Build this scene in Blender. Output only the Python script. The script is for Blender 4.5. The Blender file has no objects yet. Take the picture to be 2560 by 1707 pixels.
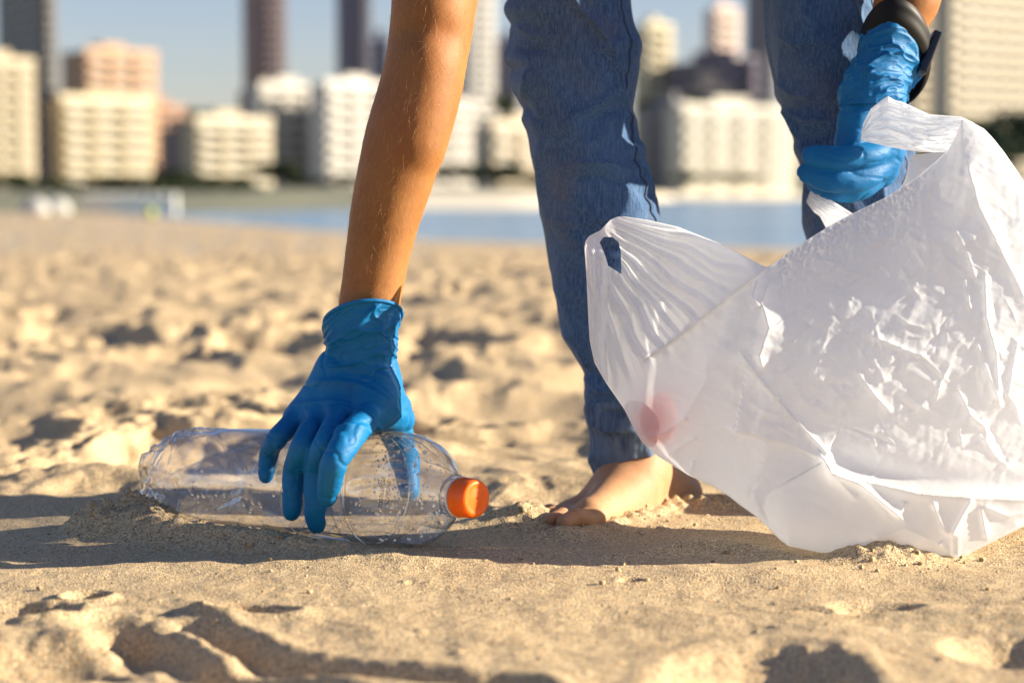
import bpy, math, random
import numpy as np
from mathutils import Vector, Matrix
from mathutils.bvhtree import BVHTree

random.seed(7)
RNG = np.random.default_rng(7)
SC = bpy.context.scene
COL = SC.collection

# ------------------------------------------------------------------ camera
H = 0.268                      # lens height above the sand at the bottle (m)
LENS = 70.0
F = 2560.0 * LENS / 36.0       # focal length in photo pixels (2560 wide)
HZ = 484.0                     # horizon row in the photo
PITCH = math.atan((853.5 - HZ) / F)
cam_d = bpy.data.cameras.new('camera')
cam = bpy.data.objects.new('camera', cam_d)
COL.objects.link(cam)
cam.location = (0, 0, H)
cam.rotation_euler = (math.radians(90) - PITCH, 0, 0)
cam_d.lens = LENS
cam_d.sensor_width = 36
cam_d.clip_start = 0.05
cam_d.clip_end = 9000
cam_d.dof.use_dof = True
cam_d.dof.focus_distance = 1.50
cam_d.dof.aperture_fstop = 5.0
SC.camera = cam

# ------------------------------------------------------------------ light
SUN_EL = math.radians(17.5)
SUN_AZ = math.radians(1.5)    # from +X (right of picture), negative = towards the camera side
sun_vec = Vector((math.cos(SUN_EL) * math.cos(SUN_AZ), math.cos(SUN_EL) * math.sin(SUN_AZ), math.sin(SUN_EL)))
sun_d = bpy.data.lights.new('sun', 'SUN')
sun_d.energy = 5.0
sun_d.angle = math.radians(0.5)
sun_d.color = (1.0, 0.88, 0.69)
sun = bpy.data.objects.new('sun', sun_d)
COL.objects.link(sun)
sun.location = (3, 0, 3)
sun.rotation_euler = sun_vec.to_track_quat('Z', 'Y').to_euler()

W = bpy.data.worlds.new('World')
SC.world = W
W.use_nodes = True
wn = W.node_tree
bg = wn.nodes['Background']
sky = wn.nodes.new('ShaderNodeTexSky')
sky.sky_type = 'NISHITA'
sky.sun_disc = False
sky.sun_elevation = SUN_EL
sky.sun_rotation = math.radians(90) - SUN_AZ      # measured from +Y, clockwise
sky.altitude = 0
sky.air_density = 1.0
sky.dust_density = 0.4
sky.ozone_density = 2.5
wb_ = wn.nodes.new('ShaderNodeMix'); wb_.data_type = 'RGBA'; wb_.blend_type = 'MULTIPLY'
wb_.inputs['Factor'].default_value = 1.0
wb_.inputs['B'].default_value = (1.10, 0.96, 1.06, 1)      # white balance of the whole sky
wn.links.new(sky.outputs[0], wb_.inputs['A'])
wn.links.new(wb_.outputs['Result'], bg.inputs[0])
bg.inputs[1].default_value = 0.056

SC.view_settings.view_transform = 'Standard'
SC.view_settings.look = 'None'
SC.view_settings.exposure = 1.37
SC.view_settings.gamma = 1.0
SC.view_settings.use_curve_mapping = False
SC.render.engine = 'CYCLES'
cy = SC.cycles
cy.use_denoising = True
try:
    cy.denoiser = 'OPENIMAGEDENOISE'
except Exception:
    pass
cy.max_bounces = 14
cy.diffuse_bounces = 8
cy.glossy_bounces = 6
cy.transmission_bounces = 10
cy.transparent_max_bounces = 40
cy.sample_clamp_indirect = 6.0
cy.caustics_reflective = False
cy.caustics_refractive = False

# ------------------------------------------------------------------ geometry helpers
cP, sP = math.cos(PITCH), math.sin(PITCH)


def P(x, y, D):
    """World point seen at photo pixel (x, y) standing D metres in front of the camera (works on arrays)."""
    x = np.asarray(x, float); y = np.asarray(y, float); D = np.asarray(D, float)
    cx = (x - 1280.0) / F
    cyy = -(y - 853.5) / F
    dy = cP + cyy * sP
    dz = -sP + cyy * cP
    t = D / dy
    return np.stack(np.broadcast_arrays(cx * t, D + 0 * t, H + dz * t), -1)


def G(x, y, z=0.0):
    """Ground point (X, Y) at height z under photo pixel (x, y)."""
    cx = (x - 1280.0) / F
    cyy = -(y - 853.5) / F
    dy = cP + cyy * sP
    dz = -sP + cyy * cP
    t = (z - H) / dz
    return cx * t, dy * t


def to_px(V):
    dx, dy, dz = V[:, 0], V[:, 1], V[:, 2] - H
    f_ = dy * cP - dz * sP; u_ = dy * sP + dz * cP
    return 1280 + F * dx / f_, 853.5 - F * u_ / f_


def mesh_np(name, V, Fc, smooth=True):
    V = np.ascontiguousarray(V, dtype=np.float32).reshape(-1, 3)
    Fc = np.ascontiguousarray(Fc, dtype=np.int32)
    k = Fc.shape[1]
    me = bpy.data.meshes.new(name)
    me.vertices.add(len(V))
    me.vertices.foreach_set('co', V.ravel())
    me.loops.add(Fc.size)
    me.loops.foreach_set('vertex_index', Fc.ravel())
    me.polygons.add(len(Fc))
    me.polygons.foreach_set('loop_start', np.arange(len(Fc), dtype=np.int32) * k)
    me.update(calc_edges=True)
    if smooth:
        me.polygons.foreach_set('use_smooth', np.ones(len(Fc), dtype=bool))
    return me


def grid_faces(nr, nc, wrap=False, off=0):
    r = np.arange(nr - 1)[:, None]
    c = np.arange(nc if wrap else nc - 1)[None, :]
    c2 = (c + 1) % nc
    a = r * nc + c; b = r * nc + c2; d = (r + 1) * nc + c; e = (r + 1) * nc + c2
    return np.stack([a, b, e, d], -1).reshape(-1, 4) + off


def link(o, parent=None):
    COL.objects.link(o)
    if parent is not None:
        o.parent = parent
        o.matrix_parent_inverse = parent.matrix_world.inverted() if parent.type != 'EMPTY' else Matrix.Translation(-Vector(parent.location))
    return o


def obj(name, me, mat=None, parent=None):
    o = bpy.data.objects.new(name, me)
    if mat is not None:
        me.materials.clear(); me.materials.append(mat)
    return link(o, parent)


def empty(name, loc):
    o = bpy.data.objects.new(name, None)
    o.location = loc
    o.empty_display_size = 0.05
    COL.objects.link(o)
    return o


def tag(o, label=None, cat=None, group=None, kind=None):
    if label: o['label'] = label
    if cat: o['category'] = cat
    if group: o['group'] = group
    if kind: o['kind'] = kind
    return o


# ---- noise
def _h(ix, iy, iz, seed):
    n = (ix.astype(np.int64) * 374761393 + iy.astype(np.int64) * 668265263 + iz.astype(np.int64) * 2147483647 + seed * 1274126177) & 0xFFFFFFFF
    n = ((n ^ (n >> 13)) * 1274126177) & 0xFFFFFFFF
    n = ((n ^ (n >> 16)) * 2246822519) & 0xFFFFFFFF
    return ((n ^ (n >> 15)) & 0xFFFFFF).astype(np.float32) / 16777215.0


def gn2(x, y, seed=0):
    x = np.asarray(x, np.float64); y = np.asarray(y, np.float64)
    x0 = np.floor(x); y0 = np.floor(y)
    fx = (x - x0).astype(np.float32); fy = (y - y0).astype(np.float32)
    u = fx * fx * fx * (fx * (fx * 6 - 15) + 10); v = fy * fy * fy * (fy * (fy * 6 - 15) + 10)
    z = np.zeros_like(x0)
    out = 0
    def g(i, j):
        a = _h(x0 + i, y0 + j, z, seed) * np.float32(2 * np.pi)
        return np.cos(a) * (fx - i) + np.sin(a) * (fy - j)
    n00 = g(0, 0); n10 = g(1, 0); n01 = g(0, 1); n11 = g(1, 1)
    return 1.5 * ((n00 * (1 - u) + n10 * u) * (1 - v) + (n01 * (1 - u) + n11 * u) * v)


def fbm2(x, y, octv=4, seed=0, lac=2.03, gain=0.5):
    s = 0; a = 1.0
    for i in range(octv):
        s = s + a * gn2(x, y, seed + i * 17)
        x = x * lac + 3.1; y = y * lac - 1.7; a *= gain
    return s


def gn3(x, y, z, seed=0):
    x0 = np.floor(x); y0 = np.floor(y); z0 = np.floor(z)
    fx = x - x0; fy = y - y0; fz = z - z0
    u = fx * fx * (3 - 2 * fx); v = fy * fy * (3 - 2 * fy); w = fz * fz * (3 - 2 * fz)
    r = 0
    for i in (0, 1):
        for j in (0, 1):
            for k in (0, 1):
                hh = _h(x0 + i, y0 + j, z0 + k, seed) * 2 - 1
                r = r + hh * (u if i else 1 - u) * (v if j else 1 - v) * (w if k else 1 - w)
    return r


def worley2(x, y, seed=0):
    x0 = np.floor(x); y0 = np.floor(y)
    z = np.zeros_like(x0)
    f1 = np.full(x.shape, 9.0, np.float32); f2 = np.full(x.shape, 9.0, np.float32)
    for i in (-1, 0, 1):
        for j in (-1, 0, 1):
            px = x0 + i + _h(x0 + i, y0 + j, z, seed); py = y0 + j + _h(x0 + i, y0 + j, z, seed + 5)
            d = np.sqrt((px - x) ** 2 + (py - y) ** 2).astype(np.float32)
            f2 = np.minimum(f2, np.maximum(f1, d)); f1 = np.minimum(f1, d)
    return f1, f2


def sst(a, b, x):
    t = np.clip((x - a) / (b - a), 0, 1)
    return t * t * (3 - 2 * t)


def cr(ts, vs, t):
    """Catmull-Rom through (ts, vs), vectorised."""
    ts = np.asarray(ts, float); vs = np.asarray(vs, float)
    m = np.gradient(vs, ts)
    i = np.clip(np.searchsorted(ts, t) - 1, 0, len(ts) - 2)
    h = ts[i + 1] - ts[i]; s = (t - ts[i]) / h
    return ((2 * s**3 - 3 * s**2 + 1) * vs[i] + (s**3 - 2 * s**2 + s) * h * m[i] + (-2 * s**3 + 3 * s**2) * vs[i + 1] + (s**3 - s**2) * h * m[i + 1])


def poly_dist(x, y, pts):
    """Signed distance (positive to the right hand side when walking along pts, y down) and position 0..1 along a polyline."""
    pts = np.asarray(pts, float)
    seg = np.diff(pts, axis=0); L = np.hypot(seg[:, 0], seg[:, 1]); cum = np.concatenate([[0], np.cumsum(L)])
    best = np.full(x.shape, 1e9); sd = np.zeros(x.shape); al = np.zeros(x.shape)
    for i in range(len(seg)):
        dx = x - pts[i, 0]; dy = y - pts[i, 1]
        t = np.clip((dx * seg[i, 0] + dy * seg[i, 1]) / (L[i] ** 2), 0, 1)
        ex = dx - t * seg[i, 0]; ey = dy - t * seg[i, 1]
        d = np.hypot(ex, ey)
        s = np.sign(seg[i, 0] * ey - seg[i, 1] * ex)
        m = d < best
        best = np.where(m, d, best); sd = np.where(m, s * d, sd); al = np.where(m, (cum[i] + t * L[i]) / cum[-1], al)
    return sd, best, al


# ---- signed distance bodies (rounded cones blended together, then meshed)
class SDF:
    def __init__(s, lo, hi, h):
        s.lo = np.array(lo, float); s.h = h
        s.n = np.ceil((np.array(hi) - s.lo) / h).astype(int) + 1
        s.g = np.full(s.n, 1.0, np.float32)
        s.ax = [s.lo[i] + h * np.arange(s.n[i]) for i in range(3)]

    def _sub(s, lo, hi):
        a = np.clip(np.floor((np.array(lo) - s.lo) / s.h).astype(int), 0, s.n - 1)
        b = np.clip(np.ceil((np.array(hi) - s.lo) / s.h).astype(int) + 1, 1, s.n)
        sl = tuple(slice(a[i], b[i]) for i in range(3))
        X = s.ax[0][sl[0]][:, None, None]; Y = s.ax[1][sl[1]][None, :, None]; Z = s.ax[2][sl[2]][None, None, :]
        return sl, X, Y, Z

    def cone(s, a, b, r1, r2, k=0.004, cut=False):
        a = np.array(a, float); b = np.array(b, float)
        m = max(r1, r2) + k * 1.5 + 3 * s.h
        sl, X, Y, Z = s._sub(np.minimum(a, b) - m, np.maximum(a, b) + m)
        ba = b - a; l2 = ba @ ba + 1e-12
        t = np.clip(((X - a[0]) * ba[0] + (Y - a[1]) * ba[1] + (Z - a[2]) * ba[2]) / l2, 0, 1)
        d = np.sqrt((X - a[0] - t * ba[0]) ** 2 + (Y - a[1] - t * ba[1]) ** 2 + (Z - a[2] - t * ba[2]) ** 2) - (r1 + (r2 - r1) * t)
        s._mix(sl, d.astype(np.float32), k, cut)

    def ell(s, c, r, k=0.004, R=None, cut=False):
        c = np.array(c, float); r = np.array(r, float)
        m = r.max() + k * 1.5 + 3 * s.h
        sl, X, Y, Z = s._sub(c - m, c + m)
        dx, dy, dz = X - c[0], Y - c[1], Z - c[2]
        if R is not None:
            dx, dy, dz = (R[0][0] * dx + R[1][0] * dy + R[2][0] * dz, R[0][1] * dx + R[1][1] * dy + R[2][1] * dz, R[0][2] * dx + R[1][2] * dy + R[2][2] * dz)
        k0 = np.sqrt((dx / r[0]) ** 2 + (dy / r[1]) ** 2 + (dz / r[2]) ** 2)
        d = (k0 - 1.0) * r.min()
        s._mix(sl, d.astype(np.float32), k, cut)

    def _mix(s, sl, d, k, cut):
        o = s.g[sl]
        if cut:
            d = -d
            hh = np.clip(0.5 - 0.5 * (o - d) / k, 0, 1)
            s.g[sl] = o * (1 - hh) + d * hh + k * hh * (1 - hh)
        else:
            hh = np.clip(0.5 + 0.5 * (o - d) / k, 0, 1)
            s.g[sl] = o * (1 - hh) + d * hh - k * hh * (1 - hh)

    def chain(s, pts, rad, k=0.004):
        for i in range(len(pts) - 1):
            s.cone(pts[i], pts[i + 1], rad[i], rad[i + 1], k)

    def mesh(s, name, smooth_it=2):
        g = s.g
        ins = g < 0
        nx, ny, nz = g.shape
        c = np.zeros((nx - 1, ny - 1, nz - 1), np.uint8)
        for i in (0, 1):
            for j in (0, 1):
                for k in (0, 1):
                    c += ins[i:nx - 1 + i, j:ny - 1 + j, k:nz - 1 + k]
        act = np.argwhere((c > 0) & (c < 8))
        idx = np.full((nx - 1, ny - 1, nz - 1), -1, np.int32)
        idx[act[:, 0], act[:, 1], act[:, 2]] = np.arange(len(act))
        acc = np.zeros((len(act), 3)); cnt = np.zeros(len(act))
        corner = [(i, j, k) for i in (0, 1) for j in (0, 1) for k in (0, 1)]
        val = {q: g[act[:, 0] + q[0], act[:, 1] + q[1], act[:, 2] + q[2]] for q in corner}
        for q in corner:
            for ax in range(3):
                if q[ax] == 0:
                    q2 = list(q); q2[ax] = 1; q2 = tuple(q2)
                    a, b = val[q], val[q2]
                    m = (a < 0) != (b < 0)
                    t = np.where(m, a / np.where(m, a - b, 1), 0)
                    p = np.tile(np.array(q, float), (len(act), 1)); p[:, ax] = t
                    acc[m] += p[m]; cnt[m] += 1
        V = s.lo + (act + acc / np.maximum(cnt, 1)[:, None]) * s.h
        faces = []
        for ax in range(3):
            a0, a1 = [i for i in range(3) if i != ax]
            sA = [slice(1, -1)] * 3; sB = [slice(1, -1)] * 3
            sA[ax] = slice(0, -1); sB[ax] = slice(1, None)
            A = ins[tuple(sA)]; B = ins[tuple(sB)]
            e = np.argwhere(A != B)
            fl = A[e[:, 0], e[:, 1], e[:, 2]]
            base = e.copy(); base[:, a0] += 1; base[:, a1] += 1
            qs = []
            for d0, d1 in ((-1, -1), (0, -1), (0, 0), (-1, 0)):
                cc = base.copy(); cc[:, a0] += d0; cc[:, a1] += d1
                qs.append(idx[cc[:, 0], cc[:, 1], cc[:, 2]])
            q = np.stack(qs, -1)
            if ax == 1:
                fl = ~fl
            q = np.where(fl[:, None], q, q[:, ::-1])
            faces.append(q)
        Fc = np.concatenate(faces)
        Fc = Fc[(Fc >= 0).all(1)]
        V = lap(V, Fc, smooth_it)
        return V, Fc


def lap(V, Fc, it, w=0.5):
    n = len(V)
    for _ in range(it):
        acc = np.zeros((n, 3)); cnt = np.zeros(n)
        for i in range(Fc.shape[1]):
            a = Fc[:, i]; b = Fc[:, (i + 1) % Fc.shape[1]]
            for k in range(3):
                acc[:, k] += np.bincount(a, V[b, k], n) + np.bincount(b, V[a, k], n)
            cnt += np.bincount(a, minlength=n) + np.bincount(b, minlength=n)
        V = V * (1 - w) + w * acc / np.maximum(cnt, 1)[:, None]
    return V


def vnormals(V, Fc):
    a, b, c = V[Fc[:, 0]], V[Fc[:, 1]], V[Fc[:, 2]]
    d = V[Fc[:, -1]]
    n = np.cross(c - a, d - b) if Fc.shape[1] == 4 else np.cross(b - a, c - a)
    N = np.zeros_like(V)
    for i in range(Fc.shape[1]):
        for k in range(3):
            N[:, k] += np.bincount(Fc[:, i], n[:, k], len(V))
    return N / (np.linalg.norm(N, axis=1, keepdims=True) + 1e-12)


def loft(rings, nseg, nrow, wrap_power=2.0):
    """rings: rows of (cx, cy, half_width_px, D, depth_semi_m, tilt_px, slope). Returns grid points (nrow, nseg, 3) and pixel coords."""
    R = np.array(rings, float)
    t0 = np.concatenate([[0], np.cumsum(np.hypot(np.diff(R[:, 0]), np.diff(R[:, 1])) + 1e-6)]); t0 /= t0[-1]
    t = np.linspace(0, 1, nrow)
    p = [cr(t0, R[:, i], t)[:, None] for i in range(7)]
    th = np.linspace(0, 2 * np.pi, nseg, endpoint=False)[None, :]
    c, s_ = np.cos(th), np.sin(th)
    if wrap_power != 2.0:
        e = 2.0 / wrap_power
        c = np.sign(c) * np.abs(c) ** e; s_ = np.sign(s_) * np.abs(s_) ** e
    X = p[0] + p[2] * c
    Y = p[1] + p[5] * s_ + p[6] * p[2] * c
    D = p[3] + p[4] * s_
    return P(X, Y, D), X, Y, t, th


# ------------------------------------------------------------------ materials
def new_mat(name):
    m = bpy.data.materials.new(name)
    m.use_nodes = True
    nt = m.node_tree
    return m, nt, nt.nodes['Principled BSDF'], nt.nodes['Material Output']


def N(nt, typ, **kw):
    n = nt.nodes.new(typ)
    for k, v in kw.items():
        if k in ('op', 'operation'): n.operation = v
        elif k == 'blend': n.blend_type = v
        elif k == 'dtype': n.data_type = v
        elif k == 'inp':
            for kk, vv in v.items(): n.inputs[kk].default_value = vv
        else: setattr(n, k, v)
    return n


def L(nt, a, b): nt.links.new(a, b)


def ramp(nt, fac, stops):
    r = nt.nodes.new('ShaderNodeValToRGB')
    while len(r.color_ramp.elements) > len(stops): r.color_ramp.elements.remove(r.color_ramp.elements[-1])
    while len(r.color_ramp.elements) < len(stops): r.color_ramp.elements.new(0.5)
    for e, (p, c) in zip(r.color_ramp.elements, stops):
        e.position = p; e.color = (*c, 1) if len(c) == 3 else c
    L(nt, fac, r.inputs[0])
    return r.outputs[0]


def noise(nt, vec, scale, detail=3, rough=0.55):
    n = N(nt, 'ShaderNodeTexNoise', inp={'Scale': scale, 'Detail': detail, 'Roughness': rough})
    L(nt, vec, n.inputs['Vector'])
    return n.outputs['Fac']


def mixc(nt, fac, a, b, blend='MIX'):
    m = N(nt, 'ShaderNodeMix', dtype='RGBA', blend=blend)
    for s, v in ((m.inputs['Factor'], fac), (m.inputs['A'], a), (m.inputs['B'], b)):
        if hasattr(v, 'links') or hasattr(v, 'is_linked'): L(nt, v, s)
        elif isinstance(v, (int, float)): s.default_value = v
        else: s.default_value = (*v, 1) if len(v) == 3 else v
    return m.outputs['Result']


def bump(nt, h, strength, dist, prev=None):
    b = N(nt, 'ShaderNodeBump', inp={'Strength': strength, 'Distance': dist})
    L(nt, h, b.inputs['Height'])
    if prev is not None: L(nt, prev, b.inputs['Normal'])
    return b.outputs['Normal']


def two_sided(nt, fr, ior):
    ge = N(nt, 'ShaderNodeNewGeometry')
    k = N(nt, 'ShaderNodeMath', op='MULTIPLY_ADD', inp={1: 1.0 / ior - ior, 2: ior})
    L(nt, ge.outputs['Backfacing'], k.inputs[0]); L(nt, k.outputs[0], fr.inputs['IOR'])


def coords(nt):
    return N(nt, 'ShaderNodeTexCoord').outputs['Object']


def plain(name, col, rough=0.6, var=0.12, scale=4.0, spec=0.4):
    m, nt, b, o = new_mat(name)
    v = coords(nt)
    f = noise(nt, v, scale, 4)
    c = mixc(nt, f, tuple(x * (1 - var) for x in col), tuple(min(1, x * (1 + var)) for x in col))
    L(nt, c, b.inputs['Base Color'])
    b.inputs['Roughness'].default_value = rough
    b.inputs['Specular IOR Level'].default_value = spec
    return m


def mat_sand():
    m, nt, b, o = new_mat('sand')
    v = coords(nt)
    big = noise(nt, v, 0.9, 5)
    mid = noise(nt, v, 14, 4)
    c = ramp(nt, big, [(0.3, (0.47, 0.37, 0.235)), (0.7, (0.56, 0.45, 0.295))])
    c = mixc(nt, mid, c, (0.60, 0.495, 0.335), 'MIX')
    c2 = mixc(nt, 0.5, c, c)
    vor = N(nt, 'ShaderNodeTexVoronoi', inp={'Scale': 900.0})
    L(nt, v, vor.inputs['Vector'])
    sep = N(nt, 'ShaderNodeSeparateColor'); L(nt, vor.outputs['Color'], sep.inputs[0])
    tint = ramp(nt, sep.outputs[0], [(0.0, (0.30, 0.24, 0.19)), (0.14, (0.58, 0.48, 0.38)), (0.45, (0.98, 0.97, 0.95)), (0.75, (1.15, 1.07, 0.90)), (0.88, (1.30, 0.92, 0.52)), (1.0, (1.75, 1.7, 1.6))])
    c3 = mixc(nt, 0.85, c, tint, 'MULTIPLY')
    L(nt, c3, b.inputs['Base Color'])
    b.inputs['Roughness'].default_value = 0.85
    b.inputs['Specular IOR Level'].default_value = 0.25
    n1 = noise(nt, v, 520, 3, 0.7)
    n2 = noise(nt, v, 90, 4, 0.6)
    g = bump(nt, n2, 0.35, 0.004)
    g = bump(nt, vor.outputs['Distance'], 0.5, 0.0012, g)
    g = bump(nt, n1, 0.5, 0.0015, g)
    L(nt, g, b.inputs['Normal'])
    return m


def mat_skin(name='skin', lo=(0.290, 0.118, 0.032), hi=(0.365, 0.165, 0.048), red=(0.36, 0.118, 0.045)):
    m, nt, b, o = new_mat(name)
    v = coords(nt)
    f = noise(nt, v, 35, 5)
    f2 = noise(nt, v, 260, 3)
    c = ramp(nt, f, [(0.3, lo), (0.7, hi)])
    c = mixc(nt, 0.18, c, f2, 'OVERLAY')
    c = mixc(nt, ramp(nt, noise(nt, v, 11, 3), [(0.42, (0, 0, 0)), (0.72, (0.55, 0.55, 0.55))]), c, red)
    fk_ = N(nt, 'ShaderNodeTexVoronoi', inp={'Scale': 210.0}); L(nt, v, fk_.inputs['Vector'])
    c = mixc(nt, ramp(nt, fk_.outputs['Distance'], [(0.05, (0.45, 0.45, 0.45)), (0.16, (0, 0, 0))]), c, (0.20, 0.075, 0.03))
    L(nt, c, b.inputs['Base Color'])
    b.inputs['Roughness'].default_value = 0.58
    b.inputs['Specular IOR Level'].default_value = 0.28
    b.inputs['Subsurface Weight'].default_value = 0.20
    b.inputs['Subsurface Radius'].default_value = (1.0, 0.30, 0.10)
    b.inputs['Subsurface Scale'].default_value = 0.0045
    vo = N(nt, 'ShaderNodeTexVoronoi', inp={'Scale': 900.0}); L(nt, v, vo.inputs['Vector'])
    g = bump(nt, vo.outputs['Distance'], 0.18, 0.0006)
    g = bump(nt, noise(nt, v, 120, 4), 0.25, 0.0008, g)
    L(nt, g, b.inputs['Normal'])
    return m


def mat_glove():
    m, nt, b, o = new_mat('nitrile')
    v = coords(nt)
    f = noise(nt, v, 18, 4)
    c = ramp(nt, f, [(0.25, (0.001, 0.115, 0.31)), (0.75, (0.002, 0.180, 0.42))])
    L(nt, c, b.inputs['Base Color'])
    b.inputs['Roughness'].default_value = 0.56
    b.inputs['Specular IOR Level'].default_value = 0.28
    b.inputs['Subsurface Weight'].default_value = 0.12
    b.inputs['Subsurface Radius'].default_value = (0.1, 0.5, 1.0)
    b.inputs['Subsurface Scale'].default_value = 0.004
    mp = N(nt, 'ShaderNodeMapping', inp={'Scale': (1, 1, 2.2)}); L(nt, v, mp.inputs['Vector'])
    n1 = noise(nt, mp.outputs[0], 70, 3, 0.5)
    n2 = noise(nt, v, 1400, 2)
    g = bump(nt, n1, 0.6, 0.0018)
    g = bump(nt, noise(nt, mp.outputs[0], 190, 3, 0.6), 0.35, 0.0008, g)
    g = bump(nt, n2, 0.12, 0.0003, g)
    L(nt, g, b.inputs['Normal'])
    return m


def mat_denim():
    m, nt, b, o = new_mat('denim')
    v = coords(nt)
    mp = N(nt, 'ShaderNodeMapping', inp={'Scale': (1, 1, 0.08)}); L(nt, v, mp.inputs['Vector'])
    streak = noise(nt, mp.outputs[0], 950, 2, 0.6)
    big = noise(nt, v, 9, 4)
    dust = noise(nt, v, 14, 5, 0.7)
    c = ramp(nt, big, [(0.3, (0.022, 0.064, 0.165)), (0.7, (0.070, 0.145, 0.280))])
    c = mixc(nt, ramp(nt, streak, [(0.40, (0, 0, 0)), (0.66, (0.9, 0.9, 0.9))]), c, (0.135, 0.245, 0.42), 'MIX')
    c = mixc(nt, 0.30, c, ramp(nt, big, [(0.3, (0.018, 0.054, 0.15)), (0.7, (0.07, 0.14, 0.27))]))
    dm = ramp(nt, dust, [(0.54, (0, 0, 0)), (0.76, (0.30, 0.30, 0.30))])
    c = mixc(nt, dm, c, (0.20, 0.165, 0.115))
    sp = N(nt, 'ShaderNodeTexVoronoi', inp={'Scale': 420.0}); L(nt, v, sp.inputs['Vector'])
    spm = ramp(nt, sp.outputs['Distance'], [(0.10, (1, 1, 1)), (0.2, (0, 0, 0))])
    spk = mixc(nt, 1.0, spm, dm, 'MULTIPLY')
    c = mixc(nt, spk, c, (0.45, 0.33, 0.19))
    L(nt, c, b.inputs['Base Color'])
    b.inputs['Roughness'].default_value = 0.85
    tw = N(nt, 'ShaderNodeTexVoronoi', inp={'Scale': 1100.0}); L(nt, v, tw.inputs['Vector'])
    c = mixc(nt, 0.55, c, ramp(nt, tw.outputs['Distance'], [(0.15, (1.35, 1.35, 1.35)), (0.6, (0.62, 0.62, 0.62))]), 'MULTIPLY')
    L(nt, c, b.inputs['Base Color'])
    b.inputs['Specular IOR Level'].default_value = 0.2
    b.inputs['Sheen Weight'].default_value = 0.08
    b.inputs['Sheen Roughness'].default_value = 0.5
    w = N(nt, 'ShaderNodeTexWave', inp={'Scale': 260.0, 'Distortion': 1.5}); w.bands_direction = 'DIAGONAL'
    L(nt, v, w.inputs['Vector'])
    g = bump(nt, w.outputs['Fac'], 0.25, 0.0006)
    g = bump(nt, streak, 0.2, 0.0005, g)
    g = bump(nt, noise(nt, v, 42, 4), 0.55, 0.004, g)
    L(nt, g, b.inputs['Normal'])
    return m


def mat_film():
    m, nt, b, out = new_mat('bag_film')
    v = coords(nt)
    nt.nodes.remove(b)
    col = ramp(nt, noise(nt, v, 8, 3), [(0.3, (0.920, 0.948, 0.980)), (0.7, (0.940, 0.960, 0.985))])
    g = bump(nt, noise(nt, v, 130, 3, 0.6), 0.16, 0.0016)
    d = N(nt, 'ShaderNodeBsdfDiffuse'); t = N(nt, 'ShaderNodeBsdfTranslucent'); gl = N(nt, 'ShaderNodeBsdfGlossy', inp={'Roughness': 0.44})
    tr = N(nt, 'ShaderNodeBsdfTransparent')
    for n in (d, t):
        L(nt, col, n.inputs['Color'])
    for n in (d, t, gl):
        L(nt, g, n.inputs['Normal'])
    m1 = N(nt, 'ShaderNodeMixShader', inp={0: 0.50}); L(nt, d.outputs[0], m1.inputs[1]); L(nt, t.outputs[0], m1.inputs[2])
    fr = N(nt, 'ShaderNodeFresnel', inp={'IOR': 1.45}); L(nt, g, fr.inputs['Normal']); two_sided(nt, fr, 1.45)
    fk = N(nt, 'ShaderNodeMath', op='MULTIPLY', inp={1: 0.45}); L(nt, fr.outputs[0], fk.inputs[0])
    m2 = N(nt, 'ShaderNodeMixShader'); L(nt, fk.outputs[0], m2.inputs[0]); L(nt, m1.outputs[0], m2.inputs[1]); L(nt, gl.outputs[0], m2.inputs[2])
    m3 = N(nt, 'ShaderNodeMixShader', inp={0: 0.11}); L(nt, m2.outputs[0], m3.inputs[1]); L(nt, tr.outputs[0], m3.inputs[2])
    L(nt, m3.outputs[0], out.inputs['Surface'])
    return m


def mat_pet():
    m, nt, b, out = new_mat('clear_plastic')
    nt.nodes.remove(b)
    v = coords(nt)
    g = bump(nt, noise(nt, v, 45, 3), 0.10, 0.002)
    fr = N(nt, 'ShaderNodeFresnel', inp={'IOR': 1.56}); L(nt, g, fr.inputs['Normal']); two_sided(nt, fr, 1.56)
    k = N(nt, 'ShaderNodeMath', op='MULTIPLY_ADD', inp={1: 2.6, 2: 0.045}); L(nt, fr.outputs[0], k.inputs[0]); k.use_clamp = True
    lw = N(nt, 'ShaderNodeLayerWeight', inp={'Blend': 0.5}); L(nt, g, lw.inputs['Normal'])
    tc_ = ramp(nt, lw.outputs['Facing'], [(0.0, (0.985, 0.987, 0.99)), (0.55, (0.95, 0.955, 0.965)), (0.85, (0.80, 0.82, 0.85)), (1.0, (0.45, 0.47, 0.52))])
    tr = N(nt, 'ShaderNodeBsdfTransparent'); L(nt, tc_, tr.inputs['Color'])
    gl = N(nt, 'ShaderNodeBsdfGlossy', inp={'Roughness': 0.03}); L(nt, g, gl.inputs['Normal'])
    df = N(nt, 'ShaderNodeBsdfDiffuse', inp={'Color': (0.75, 0.78, 0.82, 1)})
    sc = ramp(nt, noise(nt, v, 60, 5, 0.7), [(0.40, (0.035, 0.035, 0.035)), (0.78, (0.15, 0.15, 0.15))])
    m0 = N(nt, 'ShaderNodeMixShader'); L(nt, sc, m0.inputs[0]); L(nt, tr.outputs[0], m0.inputs[1]); L(nt, df.outputs[0], m0.inputs[2])
    m1 = N(nt, 'ShaderNodeMixShader'); L(nt, k.outputs[0], m1.inputs[0]); L(nt, m0.outputs[0], m1.inputs[1]); L(nt, gl.outputs[0], m1.inputs[2])
    L(nt, m1.outputs[0], out.inputs['Surface'])
    return m


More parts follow.
